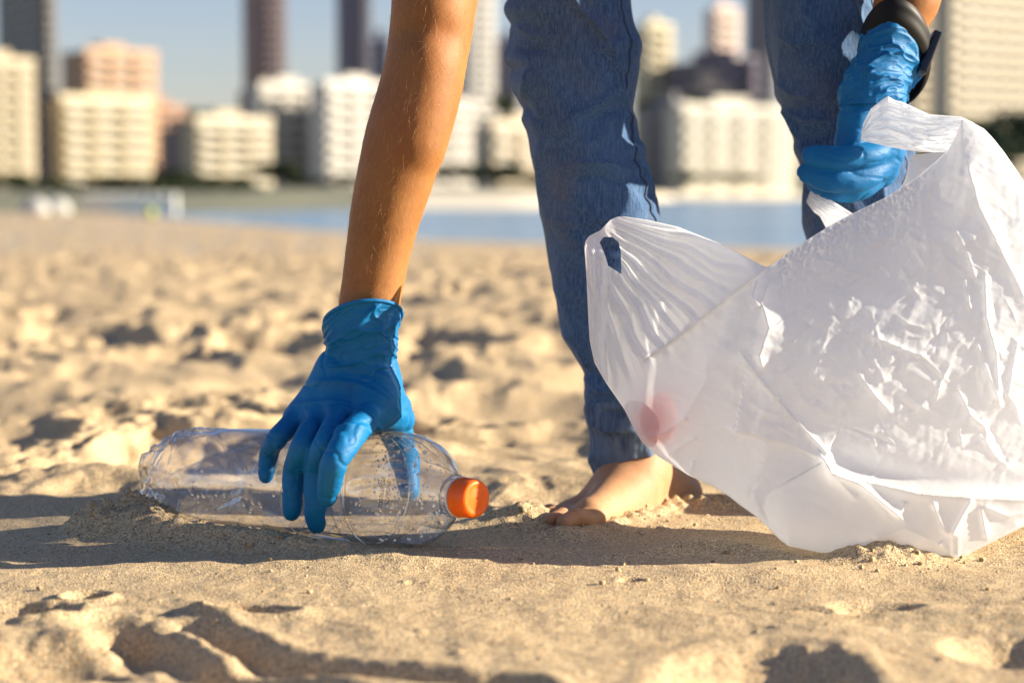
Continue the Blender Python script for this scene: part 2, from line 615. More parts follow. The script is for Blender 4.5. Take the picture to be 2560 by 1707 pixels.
def mat_drop():
    m, nt, b, out = new_mat('water_drop')
    b.inputs['Base Color'].default_value = (1, 1, 1, 1)
    b.inputs['Roughness'].default_value = 0.0
    b.inputs['IOR'].default_value = 1.33
    b.inputs['Transmission Weight'].default_value = 1.0
    v = coords(nt)
    L(nt, bump(nt, noise(nt, v, 300, 2), 0.05, 0.0002), b.inputs['Normal'])
    return m


def mat_water():
    m, nt, b, out = new_mat('sea_water')
    v = coords(nt)
    L(nt, ramp(nt, noise(nt, v, 0.06, 3), [(0.3, (0.20, 0.32, 0.42)), (0.7, (0.30, 0.41, 0.49))]), b.inputs['Base Color'])
    b.inputs['Roughness'].default_value = 0.22
    b.inputs['IOR'].default_value = 1.33
    mp = N(nt, 'ShaderNodeMapping', inp={'Scale': (0.6, 1.4, 1)}); L(nt, v, mp.inputs['Vector'])
    L(nt, bump(nt, noise(nt, mp.outputs[0], 1.6, 4), 0.5, 0.25), b.inputs['Normal'])
    return m


M = {
    'sand': mat_sand(), 'skin': mat_skin(), 'glove': mat_glove(), 'denim': mat_denim(), 'film': mat_film(), 'pet': mat_pet(),
    'drop': mat_drop(), 'water': mat_water(), 'foot': mat_skin('skin_foot', (0.43, 0.235, 0.12), (0.52, 0.31, 0.17), (0.48, 0.21, 0.11)),
}

# ================================================================== SETTING
SHORE_X = [-90, -40, -17.4, -1.95, 5.8, 20, 90]
SHORE_D = [260, 165, 99, 50.5, 42.7, 39, 34]
SEA = -0.95


def gpt(x, y):
    return np.array(G(x, y))


def trench(X, Y, pts, width, depth, rim=0.35, rag=0.0, seed=3):
    sd, d, al = poly_dist(X, Y, pts)
    if rag:
        d = d + rag * fbm2(X / 0.03, Y / 0.03, 2, seed)
    fade = sst(0, 0.12, al) * 0.75 + 0.25
    return fade * (-depth * np.exp(-(d / width) ** 2) + rim * depth * np.exp(-((d - 1.75 * width) / (0.6 * width)) ** 2))


def hollow(X, Y, c, rx, ry, depth, rim=0.25, rot=0.0, sharp=2.0, rag=0.12):
    dx, dy = X - c[0], Y - c[1]
    ca, sa = math.cos(rot), math.sin(rot)
    ex = (dx * ca + dy * sa) / rx; ey = (-dx * sa + dy * ca) / ry
    r = np.sqrt(ex * ex + ey * ey) + rag * fbm2(X / 0.02 + c[0] * 50, Y / 0.02, 2, 11)
    return -depth * np.exp(-np.maximum(r, 0) ** (2 * sharp)) + rim * depth * np.exp(-((r - 1.35) / 0.28) ** 2)


def mound(X, Y, c, rx, ry, h, rot=0.0, p=1.0):
    dx, dy = X - c[0], Y - c[1]
    ca, sa = math.cos(rot), math.sin(rot)
    ex = (dx * ca + dy * sa) / rx; ey = (-dx * sa + dy * ca) / ry
    return h * np.exp(-(ex * ex + ey * ey) ** p)


def sand_h(X, Y):
    z = -0.93 * sst(3.0, 42.0, Y)
    dc = np.interp(X, SHORE_X, SHORE_D)
    z = z - 0.55 * sst(0.0, 7.0, Y - dc)
    shore = 1 - 0.85 * sst(-10.0, 0.0, Y - dc)
    back = sst(1.60, 1.95, Y)
    # trampled beach behind the person: footprints with rims, clods, smooth wind-blown patches
    wx = X + 0.05 * fbm2(X / 0.25, Y / 0.25, 2, 41); wy = Y + 0.05 * fbm2(X / 0.25 + 9, Y / 0.25, 2, 42)
    f1, f2 = worley2(wx / 0.27, wy / 0.34, 5)
    g1, g2 = worley2(wx / 0.11 + 4.2, wy / 0.13, 9)
    patch = sst(-0.25, 0.45, fbm2(X / 0.8, Y / 0.8, 3, 77))
    prints = -0.033 * sst(0.44, 0.18, f1) + 0.007 * np.exp(-((f1 - 0.52) / 0.10) ** 2)
    t1, t2 = worley2(wx / 0.052 + 1.7, wy / 0.060, 15)
    tiny = -0.0075 * sst(0.36, 0.10, t1) * sst(9.0, 4.0, Y)
    small = -0.018 * sst(0.40, 0.12, g1) + 0.004 * np.exp(-((g1 - 0.45) / 0.1) ** 2)
    und = 0.015 * fbm2(X / 0.46, Y / 0.46, 3, 21)
    rough = 0.0030 * fbm2(X / 0.030, Y / 0.030, 4, 33)
    far_k = 1.0 + 0.6 * sst(4, 20, Y)
    z = z + back * shore * far_k * (prints * (0.35 + 0.65 * patch) + small * (0.35 + 0.65 * patch) + tiny * (0.2 + 0.8 * patch) + und + rough * (0.25 + patch))
    # gentle ground around the bottle
    near = 1 - back
    z = z + near * (0.0032 * fbm2(X / 0.20, Y / 0.20, 3, 51) + 0.0011 * fbm2(X / 0.035, Y / 0.035, 3, 52))
    crumbs = np.maximum(0, fbm2(X / 0.012, Y / 0.012, 3, 61) - 0.55)
    z = z + near * 0.004 * crumbs * sst(-0.1, 0.5, fbm2(X / 0.12, Y / 0.12, 2, 63))
    # sand pushed up along the near side of the bottle
    rid = np.array([[-0.335, 1.560], [-0.295, 1.535], [-0.235, 1.508], [-0.17, 1.478], [-0.11, 1.455], [-0.06, 1.440]])
    sd, d, al = poly_dist(X, Y, rid)
    prof = np.interp(al, [0, 0.15, 0.35, 0.6, 0.8, 1.0], [0.010, 0.018, 0.0165, 0.0125, 0.0060, 0.002])
    wid = 0.016 + 0.012 * (sd > 0)
    rr = np.exp(-(d / wid) ** 2)
    z = z + prof * rr * (1 + 0.35 * fbm2(X / 0.02, Y / 0.02, 3, 71))
    # clump at the bottle's base
    c = gpt(325, 1336)
    cl = mound(X, Y, (c[0] + 0.005, 1.575), 0.034, 0.024, 0.021) + mound(X, Y, (c[0] - 0.032, 1.552), 0.02, 0.018, 0.010)
    z = z + cl * (1 + 0.55 * fbm2(X / 0.012, Y / 0.012, 3, 73))
    # lump between cap and foot, lumps by the foot
    z = z + mound(X, Y, (0.008, 1.60), 0.040, 0.022, 0.017) * (1 + 0.3 * fbm2(X / 0.02, Y / 0.02, 3, 74))
    z = z + mound(X, Y, (0.175, 1.70), 0.040, 0.018, 0.010) * (1 + 0.8 * fbm2(X / 0.012, Y / 0.012, 3, 75))
    z = z + mound(X, Y, (0.045, 1.555), 0.022, 0.014, 0.006)
    ft = np.array([[0.018, 1.548], [0.05, 1.562], [0.085, 1.605], [0.125, 1.665], [0.155, 1.72]])
    sd, d, al = poly_dist(X, Y, ft)
    z = z + (0.0025 + 0.004 * sst(0.25, 0.5, al)) * np.exp(-(d / 0.012) ** 2) * (1 + 0.6 * fbm2(X / 0.011, Y / 0.011, 3, 78))
    # ridge in front of the bag
    rid2 = np.array([G(1500, 1402), G(1600, 1390), G(1720, 1372), G(1800, 1372), G(1900, 1385), G(2010, 1400)])
    sd, d, al = poly_dist(X, Y, rid2)
    z = z + 0.0075 * np.interp(al, [0, 0.25, 0.5, 0.8, 1], [0.25, 0.7, 1.0, 0.8, 0.2]) * np.exp(-(d / np.where(sd > 0, 0.020, 0.012)) ** 2)
    c = gpt(2225, 1412)
    z = z + mound(X, Y, (c[0], c[1] + 0.02), 0.035, 0.018, 0.015, 0.15) * (1 + 0.45 * fbm2(X / 0.014, Y / 0.014, 3, 76))
    c = gpt(2520, 1345)
    z = z + mound(X, Y, (c[0] + 0.03, c[1]), 0.07, 0.06, 0.020)
    # broad low swell with a slope facing the sun in the right foreground
    c = gpt(1850, 1445)
    z = z + mound(X, Y, (c[0], c[1] + 0.012), 0.085, 0.030, 0.0065)
    # --- foreground
    fg = sst(1.36, 1.24, Y)
    z = z + fg * (0.0032 * fbm2(X / 0.12, Y / 0.12, 2, 81) + 0.0006 * fbm2(X / 0.02, Y / 0.02, 3, 82))
    lf = fg * sst(-0.02, -0.16, X)
    z = z + lf * (0.0040 * fbm2(X / 0.085 + 2, Y / 0.085, 2, 83) + 0.0012 * fbm2(X / 0.025, Y / 0.025, 3, 84))
    z = z + trench(X, Y, [G(270, 1545), G(330, 1585), G(450, 1640), G(640, 1690), G(830, 1760), G(1000, 1850)], 0.018, 0.022, 0.15, 0.002)
    z = z + trench(X, Y, [G(425, 1540), G(520, 1575), G(650, 1635), G(850, 1668), G(1050, 1690), G(1300, 1720)], 0.013, 0.016, 0.15, 0.002, 5)
    z = z + hollow(X, Y, gpt(110, 1655), 0.050, 0.046, 0.026, 0.15, 0.3, 1.4, 0.06)
    z = z + hollow(X, Y, gpt(40, 1530), 0.035, 0.018, 0.012, 0.4)
    z = z + hollow(X, Y, gpt(215, 1490), 0.014, 0.013, 0.009, 0.4)
    z = z + hollow(X, Y, gpt(625, 1530), 0.026, 0.012, 0.010, 0.35, -0.3)
    z = z + hollow(X, Y, gpt(1905, 1695), 0.046, 0.070, 0.024, 0.12, -0.25, 1.3, 0.06)
    z = z + hollow(X, Y, gpt(2195, 1518), 0.026, 0.019, 0.0105, 0.18, 0.0, 1.5, 0.05)
    z = z + hollow(X, Y, gpt(2550, 1625), 0.036, 0.036, 0.016, 0.15, 0.0, 1.5, 0.05)
    z = z + hollow(X, Y, gpt(1575, 1452), 0.008, 0.006, 0.004, 0.3)
    z = z + hollow(X, Y, gpt(2060, 1530), 0.030, 0.006, 0.003, 0.3, -0.25)
    z = z + mound(X, Y, gpt(2480, 1540), 0.06, 0.03, 0.010)
    return z


def build_sand():
    u = np.concatenate([np.geomspace(2.6, 0.44, 50)[:-1] * -1, np.linspace(-0.44, 0.44, 700), np.geomspace(0.44, 2.6, 50)[1:]])
    D = np.concatenate([np.arange(0.80, 2.5, 0.003), np.geomspace(2.5, 190, 330)])
    Y, U = np.meshgrid(D, u, indexing='ij')
    X = U * (Y + 0.25)
    Z = sand_h(X, Y)
    V = np.stack([X, Y, Z], -1)
    me = mesh_np('sand', V, grid_faces(len(D), len(u)))
    return tag(obj('sand', me, M['sand']), kind='structure')


build_sand()


def sheet(name, X, Y, Z, mat):
    V = np.stack([X, Y, Z], -1)
    return tag(obj(name, mesh_np(name, V, grid_faces(*X.shape)[:, ::1]), mat), kind='structure')


# sea
yy, xx = np.meshgrid(np.array([25, 60, 120, 250, 500, 1200, 4000.]), np.linspace(-1, 1, 9), indexing='ij')
sheet('water', xx * (200 + yy * 1.2), yy, np.full(yy.shape, SEA), M['water'])

# land across the bay: pale beach rising from the water, then ground to the horizon with hills
FAR_X = [-400, -60, -30, -17, -14, 2, 9, 31, 60, 400]
FAR_D = [90, 105, 108, 112, 137, 139, 215, 378, 420, 500]
M['farbeach'] = plain('far_beach', (0.74, 0.66, 0.50), 0.9, 0.15, 0.12)
M['land'] = plain('land', (0.20, 0.20, 0.13), 0.9, 0.35, 0.02)
s = np.concatenate([np.linspace(0, 70, 8), np.geomspace(100, 6000, 18)])
xs = np.concatenate([np.linspace(-400, -70, 8)[:-1], np.linspace(-70, 70, 60), np.linspace(70, 400, 8)[1:]])
SS, XX = np.meshgrid(s, xs, indexing='ij')
DD = np.interp(XX, FAR_X, FAR_D) + SS
XX2 = XX * (1 + SS / 260.0)
ZZ = -1.15 + 1.55 * sst(0, 70, SS) + 1.0 * sst(70, 300, SS) + 80 * sst(1200, 3200, SS) * (0.35 + 0.65 * np.abs(gn2(XX2 / 500.0, DD / 900.0, 4)))
fb = sheet('far_shore', XX2, DD, ZZ, M['farbeach'])
fb.data.materials.append(M['land'])
mi = np.zeros((len(s) - 1, len(xs) - 1), np.int32); mi[7:, :] = 1; mi[1:, xs[:-1] < -13.0] = 1
fb.data.polygons.foreach_set('material_index', mi.ravel())

# ================================================================== BOTTLE
BL = 0.338                     # length, cap face to base
BR = 0.0455                    # body radius
cap0 = P(1193, 1247, 1.446)
NB = 400
bt = np.linspace(0, BL, NB)
ang = np.radians(np.interp(bt, [0, 0.05, 0.14, BL], [45, 43, 33, 28.5]))
tilt = np.radians(np.interp(bt, [0, 0.08, BL], [-1.0, -2.0, -4.0]))
tan = np.stack([-np.cos(ang) * np.cos(tilt), np.sin(ang) * np.cos(tilt), np.sin(tilt)], -1)
AX = cap0 + np.concatenate([np.zeros((1, 3)), np.cumsum((tan[1:] + tan[:-1]) / 2 * (BL / (NB - 1)), 0)])


def bottle_dist(p):
    """Distance from a point to the bottle axis (body section) minus nothing; p (3,)"""
    d = np.linalg.norm(AX - p, axis=1)
    i = int(d.argmin())
    return d[i], bt[i]


def bottle_front(x, y, r, start=1.30, gap=0.0006):
    D = start
    while D < 1.75:
        d, t = bottle_dist(P(x, y, D))
        if d < BR + r + gap and 0.05 < t < BL:
            return D
        D += 0.0006
    return None


def bottle_radius(t):
    # t measured from cap face; finish, neck, dome shoulder, waisted body, rounded base
    ts = [0.018, 0.021, 0.0215, 0.0245, 0.025, 0.029, 0.033, 0.038, 0.046, 0.056, 0.068, 0.080, 0.092, 0.100, 0.106, 0.112, 0.150, 0.165, 0.175, 0.185, 0.205, 0.245, 0.290, 0.306, 0.320, 0.330, 0.336, 0.338]
    rs = [0.0108, 0.0108, 0.0160, 0.0160, 0.0122, 0.0128, 0.0165, 0.0235, 0.0318, 0.0390, 0.0432, 0.0452, 0.0455, 0.0450, 0.0438, 0.0450, 0.0440, 0.0425, 0.0410, 0.0418, 0.0440, 0.0445, 0.0440, 0.0405, 0.0325, 0.0215, 0.0090, 0.0005]
    return np.interp(t, ts, rs)


def frames():
    T = tan / np.linalg.norm(tan, axis=1, keepdims=True)
    up = np.array([0, 0, 1.0])
    Rr = np.cross(T, up); Rr /= np.linalg.norm(Rr, axis=1, keepdims=True)
    Uu = np.cross(Rr, T)
    return T, Rr, Uu


BT, BRr, BUu = frames()


def sweep(name, ts, rad, nseg, fn=None):
    """Lathe along the bottle axis; rad (len ts) or (len ts, nseg); fn adds an offset radius (T, TH)."""
    th = np.linspace(0, 2 * np.pi, nseg, endpoint=False)
    c = np.stack([np.interp(ts, bt, AX[:, i]) for i in range(3)], -1)
    lo = ts < 0
    if lo.any():
        c[lo] = AX[0] + BT[0] * ts[lo][:, None]
    r1 = np.stack([np.interp(ts, bt, BRr[:, i]) for i in range(3)], -1)
    u1 = np.stack([np.interp(ts, bt, BUu[:, i]) for i in range(3)], -1)
    rad = np.asarray(rad, float)
    if rad.ndim == 1: rad = np.repeat(rad[:, None], nseg, 1)
    if fn is not None: rad = rad + fn(ts[:, None], th[None, :])
    V = c[:, None, :] + rad[:, :, None] * (np.cos(th)[None, :, None] * r1[:, None, :] + np.sin(th)[None, :, None] * u1[:, None, :])
    return V, grid_faces(len(ts), nseg, True)


def groove(x, w):
    return np.exp(-(x / w) ** 2)


def bottle_detail(T, TH):
    o = np.zeros(np.broadcast(T, TH).shape)
    # meridian creases on the dome, circular groove below it
    dome = sst(0.040, 0.052, T) * sst(0.096, 0.086, T)
    for k in range(5):
        a = 0.35 + k * 2 * np.pi / 5 + 4.0 * (T - 0.065)
        d = np.angle(np.exp(1j * (TH - a))) * 0.040
        o = o - 0.0030 * dome * groove(d, 0.0020)
    o = o - 0.0026 * groove(T - 0.106, 0.0020) - 0.0012 * groove(T - 0.099, 0.0012) + 0.0012 * groove(T - 0.112, 0.0016)
    # fluting on the neck side of the grip
    fl = sst(0.110, 0.118, T) * sst(0.158, 0.146, T)
    o = o + 0.0018 * fl * np.cos(34 * TH + 60 * T) * (0.4 + 0.6 * (np.sin(TH - 4.0) > 0))
    # hoops and slanting panels on the body
    for q in (0.168, 0.196, 0.290):
        o = o - 0.0024 * groove(T - q - 0.004 * np.sin(TH * 2 + q * 40), 0.0022)
    body = sst(0.200, 0.212, T) * sst(0.288, 0.276, T)
    for k in range(6):
        a = k * 2 * np.pi / 6 + 9.0 * (T - 0.2)
        d = np.angle(np.exp(1j * (TH - a))) * 0.043
        o = o - 0.0026 * body * groove(d, 0.0030)
    # petal feet
    pet = sst(0.296, 0.318, T) * sst(0.3385, 0.330, T)
    o = o + pet * (0.0045 * np.cos(5 * TH + 0.6) - 0.001)
    # dents: crushed lower side at the base end, pressed-in grip
    e1 = np.exp(-((T - 0.285) / 0.030) ** 2) * np.exp(-(np.angle(np.exp(1j * (TH - 5.4))) / 0.55) ** 2)
    o = o - 0.010 * e1
    e2 = np.exp(-((T - 0.318) / 0.016) ** 2) * np.exp(-(np.angle(np.exp(1j * (TH - 4.7))) / 0.8) ** 2)
    o = o - 0.007 * e2
    e3 = np.exp(-((T - 0.215) / 0.020) ** 2) * np.exp(-(np.angle(np.exp(1j * (TH - 5.6))) / 0.25) ** 2)
    o = o - 0.004 * e3
    cr_ = fbm2(T * 60 + 0 * TH, 3.0 * np.cos(TH) + 2.0 * np.sin(TH), 3, 19)
    f1, f2 = worley2(T * 75 + 0.0 * TH + 2.0, 2.2 * np.cos(TH) + 1.3 * np.sin(2 * TH) + 5.0 + 0 * T, 13)
    o = o + 0.0016 * cr_ * sst(0.22, 0.30, T) + 0.0075 * (np.minimum(f2 - f1, 0.5) - 0.25) * sst(0.262, 0.300, T)
    o = o - 0.009 * np.exp(-((T - 0.262) / 0.012) ** 2) * np.exp(-(np.angle(np.exp(1j * (TH - 5.9))) / 0.5) ** 2)
    return o


bottle = empty('plastic_bottle', (float(AX[200][0]), float(AX[200][1]), 0.0))
tag(bottle, 'clear plastic bottle with orange cap lying half sunk in the sand under the gloved hand', 'bottle')
ts = np.concatenate([np.linspace(0.018, 0.040, 40), np.linspace(0.0405, BL, 330)])
bV, bF = sweep('wall', ts, bottle_radius(ts), 180, bottle_detail)
obj('bottle_wall', mesh_np('bottle_wall', bV, bF), M['pet'], bottle)
bvh = BVHTree.FromPolygons([Vector(v) for v in bV.reshape(-1, 3).tolist()], bF.tolist())

# cap
M['cap'] = plain('cap_orange', (1.0, 0.155, 0.003), 0.38, 0.03, 60)
nt = M['cap'].node_tree; b = nt.nodes['Principled BSDF']
b.inputs['Subsurface Weight'].default_value = 0.4
b.inputs['Subsurface Radius'].default_value = (1.0, 0.35, 0.05)
b.inputs['Subsurface Scale'].default_value = 0.006
CR_ = 0.0142
tc = np.array([0.0006, 0.0002, 0.0, 0.0001, 0.0004, 0.0002, 0.0003, 0.0012, 0.0028, 0.0050, 0.0120, 0.0124, 0.0128, 0.0165, 0.0166, 0.0160])
rc = np.array([0.0001, 0.0010, 0.0016, 0.0030, 0.0085, 0.0110, 0.0122, 0.0135, 0.0140, 0.0142, 0.0146, 0.01435, 0.0147, 0.0149, 0.0140, 0.0120])


def fine(tc, rc, n):
    s_ = np.concatenate([[0], np.cumsum(np.hypot(np.diff(tc), np.diff(rc)))])
    q = np.linspace(0, s_[-1], n)
    return np.interp(q, s_, tc), np.interp(q, s_, rc)


tcf, rcf = fine(tc, rc, 90)
V, Fc = sweep('cap', tcf, rcf, 120, lambda T, TH: 0.00018 * np.cos(60 * TH) * (T > 0.004) * (T < 0.0118))
cap = obj('cap', mesh_np('cap', V, Fc), M['cap'], bottle)
cap['label'] = 'glossy orange screw cap'
tr_, rr_ = fine(np.array([0.0172, 0.0172, 0.0186, 0.0186]), np.array([0.0135, 0.0154, 0.0154, 0.0135]), 24)
V, Fc = sweep('ring', tr_, rr_, 100)
M['clearwhite'] = plain('neck_ring_plastic', (0.72, 0.74, 0.76), 0.25, 0.03, 30)
obj('neck_ring', mesh_np('neck_ring', V, Fc), M['clearwhite'], bottle)

# date print, dot matrix on the shoulder
GL = {'0': "01110 10001 10001 10001 10001 10001 01110", '2': "01110 10001 00001 00110 01000 10000 11111", '3': "11110 00001 00001 01110 00001 00001 11110",
      '5': "11111 10000 11110 00001 00001 10001 01110", '6': "00110 01000 10000 11110 10001 10001 01110", '7': "11111 00001 00010 00100 00100 01000 01000",
      '9': "01110 10001 10001 01111 00001 00010 01100", '/': "00001 00010 00010 00100 01000 01000 10000"}
camv = Vector((0, 0, H))


def cast(x, y):
    d = (Vector(P(x, y, 1.5).tolist()) - camv).normalized()
    return bvh.ray_cast(camv, d)


def print_mesh():
    V, Fc = [], []
    for txt, x0, y0, x1, y1, hgt in (('03/06/20', 976.5, 1202, 970.0, 1264, 9.5), ('3533792002', 963.0, 1191, 954.0, 1271, 9.5)):
        ux, uy = (x1 - x0), (y1 - y0)
        Lh = math.hypot(ux, uy); ux /= Lh; uy /= Lh
        step = Lh / len(txt)
        for i, ch in enumerate(txt):
            for r, row in enumerate(GL[ch].split()):
                for c, bit in enumerate(row):
                    if bit == '1':
                        a = i * step + c * step * 0.78 / 5
                        q = -r * hgt / 7
                        px, py = x0 + ux * a - uy * (-0) + q, y0 + uy * a
                        loc, nor, _, _ = cast(px, py)
                        if loc is None: continue
                        if nor.dot(camv - loc) < 0: nor = -nor
                        p = loc + nor * 0.00012
                        s1 = Vector((0, 0, 1)).cross(nor).normalized(); s2 = nor.cross(s1)
                        k = len(V)
                        rr = 0.00024
                        for q8 in range(6):
                            an = q8 * math.pi / 3
                            V.append(p + s1 * (rr * math.cos(an)) + s2 * (rr * 1.1 * math.sin(an)))
                        Fc.append(tuple(range(k, k + 6)))
    me = bpy.data.meshes.new('date_print')
    me.from_pydata(V, [], Fc)
    return me


M['ink'] = plain('ink', (0.02, 0.018, 0.016), 0.6, 0.1, 50)
tag(obj('date_print', print_mesh(), M['ink'], bottle), 'dark dot printed date code on the bottle shoulder', kind='stuff')


def drops_mesh():
    V, Fc = [], []
    ico = [(0, 0, 1)] + [(math.cos(a) * math.sin(e), math.sin(a) * math.sin(e), math.cos(e)) for e in (0.65, 1.2, 1.6) for a in [k * math.pi / 4 for k in range(8)]]
    n = 0
    rg = random.Random(5)
    while n < 330:
        if rg.random() < 0.72:
            x = rg.uniform(925, 1185); y = rg.uniform(1085, 1350)
        else:
            x = rg.uniform(480, 930); y = rg.uniform(1150, 1330)
        loc, nor, _, _ = cast(x, y)
        n += 1
        if loc is None: continue
        if nor.dot(camv - loc) < 0: nor = -nor
        s1 = Vector((0, 0, 1)).cross(nor).normalized(); s2 = nor.cross(s1)
        r = rg.uniform(0.0005, 0.0013) * (1.0 if rg.random() < 0.85 else 1.3)
        an = rg.uniform(0, 6.28); st = rg.uniform(1.0, 1.9)
        k = len(V)
        for (a, b_, c) in ico:
            a2 = a * st
            q = s1 * (r * (a2 * math.cos(an) - b_ * math.sin(an))) + s2 * (r * (a2 * math.sin(an) + b_ * math.cos(an))) + nor * (r * 0.55 * c)
            V.append(loc + q - nor * 0.0)
        for j in range(8):
            j2 = (j + 1) % 8
            Fc.append((k, k + 1 + j, k + 1 + j2))
            for e in (0, 1):
                o = k + 1 + 8 * e
                Fc.append((o + j, o + 8 + j, o + 8 + j2)); Fc.append((o + j, o + 8 + j2, o + j2))
    me = bpy.data.meshes.new('droplets')
    me.from_pydata(V, [], Fc)
    me.polygons.foreach_set('use_smooth', [True] * len(me.polygons))
    return me


tag(obj('droplets', drops_mesh(), M['drop'], bottle), kind='stuff')

# ================================================================== PERSON
person = empty('person', (0.12, 1.72, 0.0))
tag(person, 'barefoot person in blue jeans and blue gloves bending to pick up a bottle', 'person')


def Pm(px, D):   # pixels -> metres at depth D
    return px * D / F


def body():
    s = SDF((-0.30, 1.34, -0.03), (0.62, 2.16, 1.06), 0.0034)
    k = 0.010
    # right arm (left in the picture): forearm in two muscle bellies, elbow hollow, upper arm
    def A(x, y, D): return P(x, y, D)
    ys = [-560, -260, 0, 60, 100, 150, 200, 250, 300, 350, 392, 442, 492, 542, 592, 642, 692, 742, 784, 840, 900]
    xl = [1060, 1022, 985, 979, 973, 966, 955, 942, 926, 912, 903, 893, 883, 875, 869, 863, 857, 850, 844, 838, 834]
    xr = [1330, 1262, 1191, 1182, 1175, 1166, 1158, 1146, 1130, 1112, 1098, 1084, 1066, 1050, 1035, 1022, 1012, 1002, 994, 985, 978]
    Ds = np.interp(ys, [-560, 0, 300, 800, 900], [1.60, 1.530, 1.516, 1.516, 1.522])
    pts, rad = [], []
    for y, a, b, D in zip(ys, xl, xr, Ds):
        pts.append(A((a + b) / 2, y, D)); rad.append((Pm((b - a) / 2, D) - 0.0006) * (0.80 if y > 790 else 1.0))
    s.chain(pts, rad, 0.004)
    # crease of the elbow, belly of the forearm muscle
    s.cone(A(1130, 90, 1.486), A(1121, 205, 1.482), 0.0075, 0.0035, 0.014, cut=True)
    s.cone(A(1064, 160, 1.510), A(1040, 360, 1.506), 0.0235, 0.0215, 0.010)
    s.cone(A(1075, 20, 1.516), A(1068, -200, 1.535), 0.0245, 0.027, 0.012)
    # hand inside the glove
    s.cone(A(905, 900, 1.524), A(880, 990, 1.524), 0.015, 0.012, k)
    # left arm
    s.chain([A(2178, 300, 1.61), A(2205, 200, 1.615), A(2232, 90, 1.62), A(2268, 0, 1.625), A(2330, -220, 1.65), A(2450, -600, 1.70)],
            [0.010, 0.0170, 0.0212, 0.0246, 0.032, 0.037], 0.008)
    # feet
    foot_b(s, A)
    # lower legs and thighs (inside the jeans)
    s.chain([A(1580, 1150, 1.705), A(1565, 1000, 1.69), A(1530, 650, 1.675), A(1465, 250, 1.665), A(1430, -150, 1.68), A(1480, -980, 1.86)],
            [0.026, 0.021, 0.027, 0.033, 0.038, 0.062], 0.012)
    s.chain([A(2150, 1160, 1.745), A(2150, 800, 1.722), A(2130, 350, 1.705), A(2060, -100, 1.71), A(1860, -950, 1.88)],
            [0.024, 0.026, 0.033, 0.038, 0.062], 0.012)
    # pelvis, torso, shoulders, neck, head (above the frame)
    hip = np.array([0.155, 1.93, 0.86]); ch = np.array([0.150, 1.72, 0.83]); nk = np.array([0.135, 1.585, 0.80])
    s.cone(hip + (-0.06, 0, 0), hip + (0.07, 0, 0), 0.095, 0.095, 0.03)
    s.cone(hip, ch, 0.100, 0.105, 0.04)
    rs = A(1330, -560, 1.62); ls = np.array([0.335, 1.70, 0.80]); le = A(2450, -600, 1.70)
    s.cone(rs, ch + (-0.05, 0, 0), 0.044, 0.075, 0.03)
    s.cone(ls, ch + (0.05, 0, 0), 0.046, 0.075, 0.03)
    s.cone(le, ls, 0.037, 0.046, 0.02)
    s.cone(ch, nk, 0.07, 0.046, 0.03)
    hd = nk + np.array([0, -0.085, -0.015])
    s.ell(hd, (0.072, 0.098, 0.090), 0.02)
    s.cone(hd + (0, -0.035, -0.075), hd + (0, -0.05, -0.045), 0.018, 0.03, 0.02)        # chin and jaw
    s.cone(hd + (0, -0.005, -0.100), hd + (0, -0.03, -0.086), 0.009, 0.008, 0.008)       # nose
    for sx in (-1, 1):
        s.ell(hd + (sx * 0.072, 0.012, -0.01), (0.010, 0.024, 0.030), 0.006)
        s.ell(hd + (sx * 0.028, -0.022, -0.092), (0.012, 0.010, 0.012), 0.006, cut=True)
    return s, hd, hip, ch, rs, ls


def foot(s, A):
    k = 0.010
    ank = A(1590, 1160, 1.700)
    heel = A(1690, 1238, 1.755); heel2 = A(1668, 1262, 1.745)
    mid = A(1560, 1225, 1.675)
    ballm = A(1474, 1296, 1.600); balll = A(1418, 1289, 1.665)
    s.cone(ank, heel, 0.027, 0.024, 0.014)
    s.cone(heel2, A(1560, 1282, 1.665), 0.022, 0.020, 0.012)
    s.cone(ank + (0, -0.012, -0.004), mid + (0, 0, 0), 0.0265, 0.0245, 0.014)
    s.cone(mid, ballm + (0.002, 0.006, 0.002), 0.0245, 0.0115, 0.014)
    s.cone(mid, balll, 0.020, 0.0100, 0.014)
    s.cone(ballm, balll, 0.0105, 0.0095, 0.012)
    s.cone(A(1560, 1282, 1.665), ballm, 0.016, 0.0105, 0.014)
    # toes: big toe nearest the camera
    toes = [((1474, 1300, 1.592), (1410, 1305, 1.566), 0.0084, 0.0064), ((1438, 1294, 1.606), (1378, 1299, 1.582), 0.0064, 0.0055), ((1415, 1289, 1.626), (1354, 1293, 1.602), 0.0060, 0.0051),
            ((1402, 1286, 1.645), (1340, 1288, 1.622), 0.0057, 0.0048), ((1404, 1284, 1.668), (1348, 1284, 1.646), 0.0055, 0.0046)]
    for a, b, r1, r2 in toes:
        pa, pb = A(*a), A(*b)
        m = pa * 0.45 + pb * 0.55 + np.array([0, 0, 0.0035])
        s.cone(pa, m, r1, r1 * 0.88, 0.0022); s.cone(m, pb, r1 * 0.88, r2, 0.0022)
    # ankle bone
    s.ell(A(1600, 1178, 1.672), (0.010, 0.008, 0.011), 0.010)


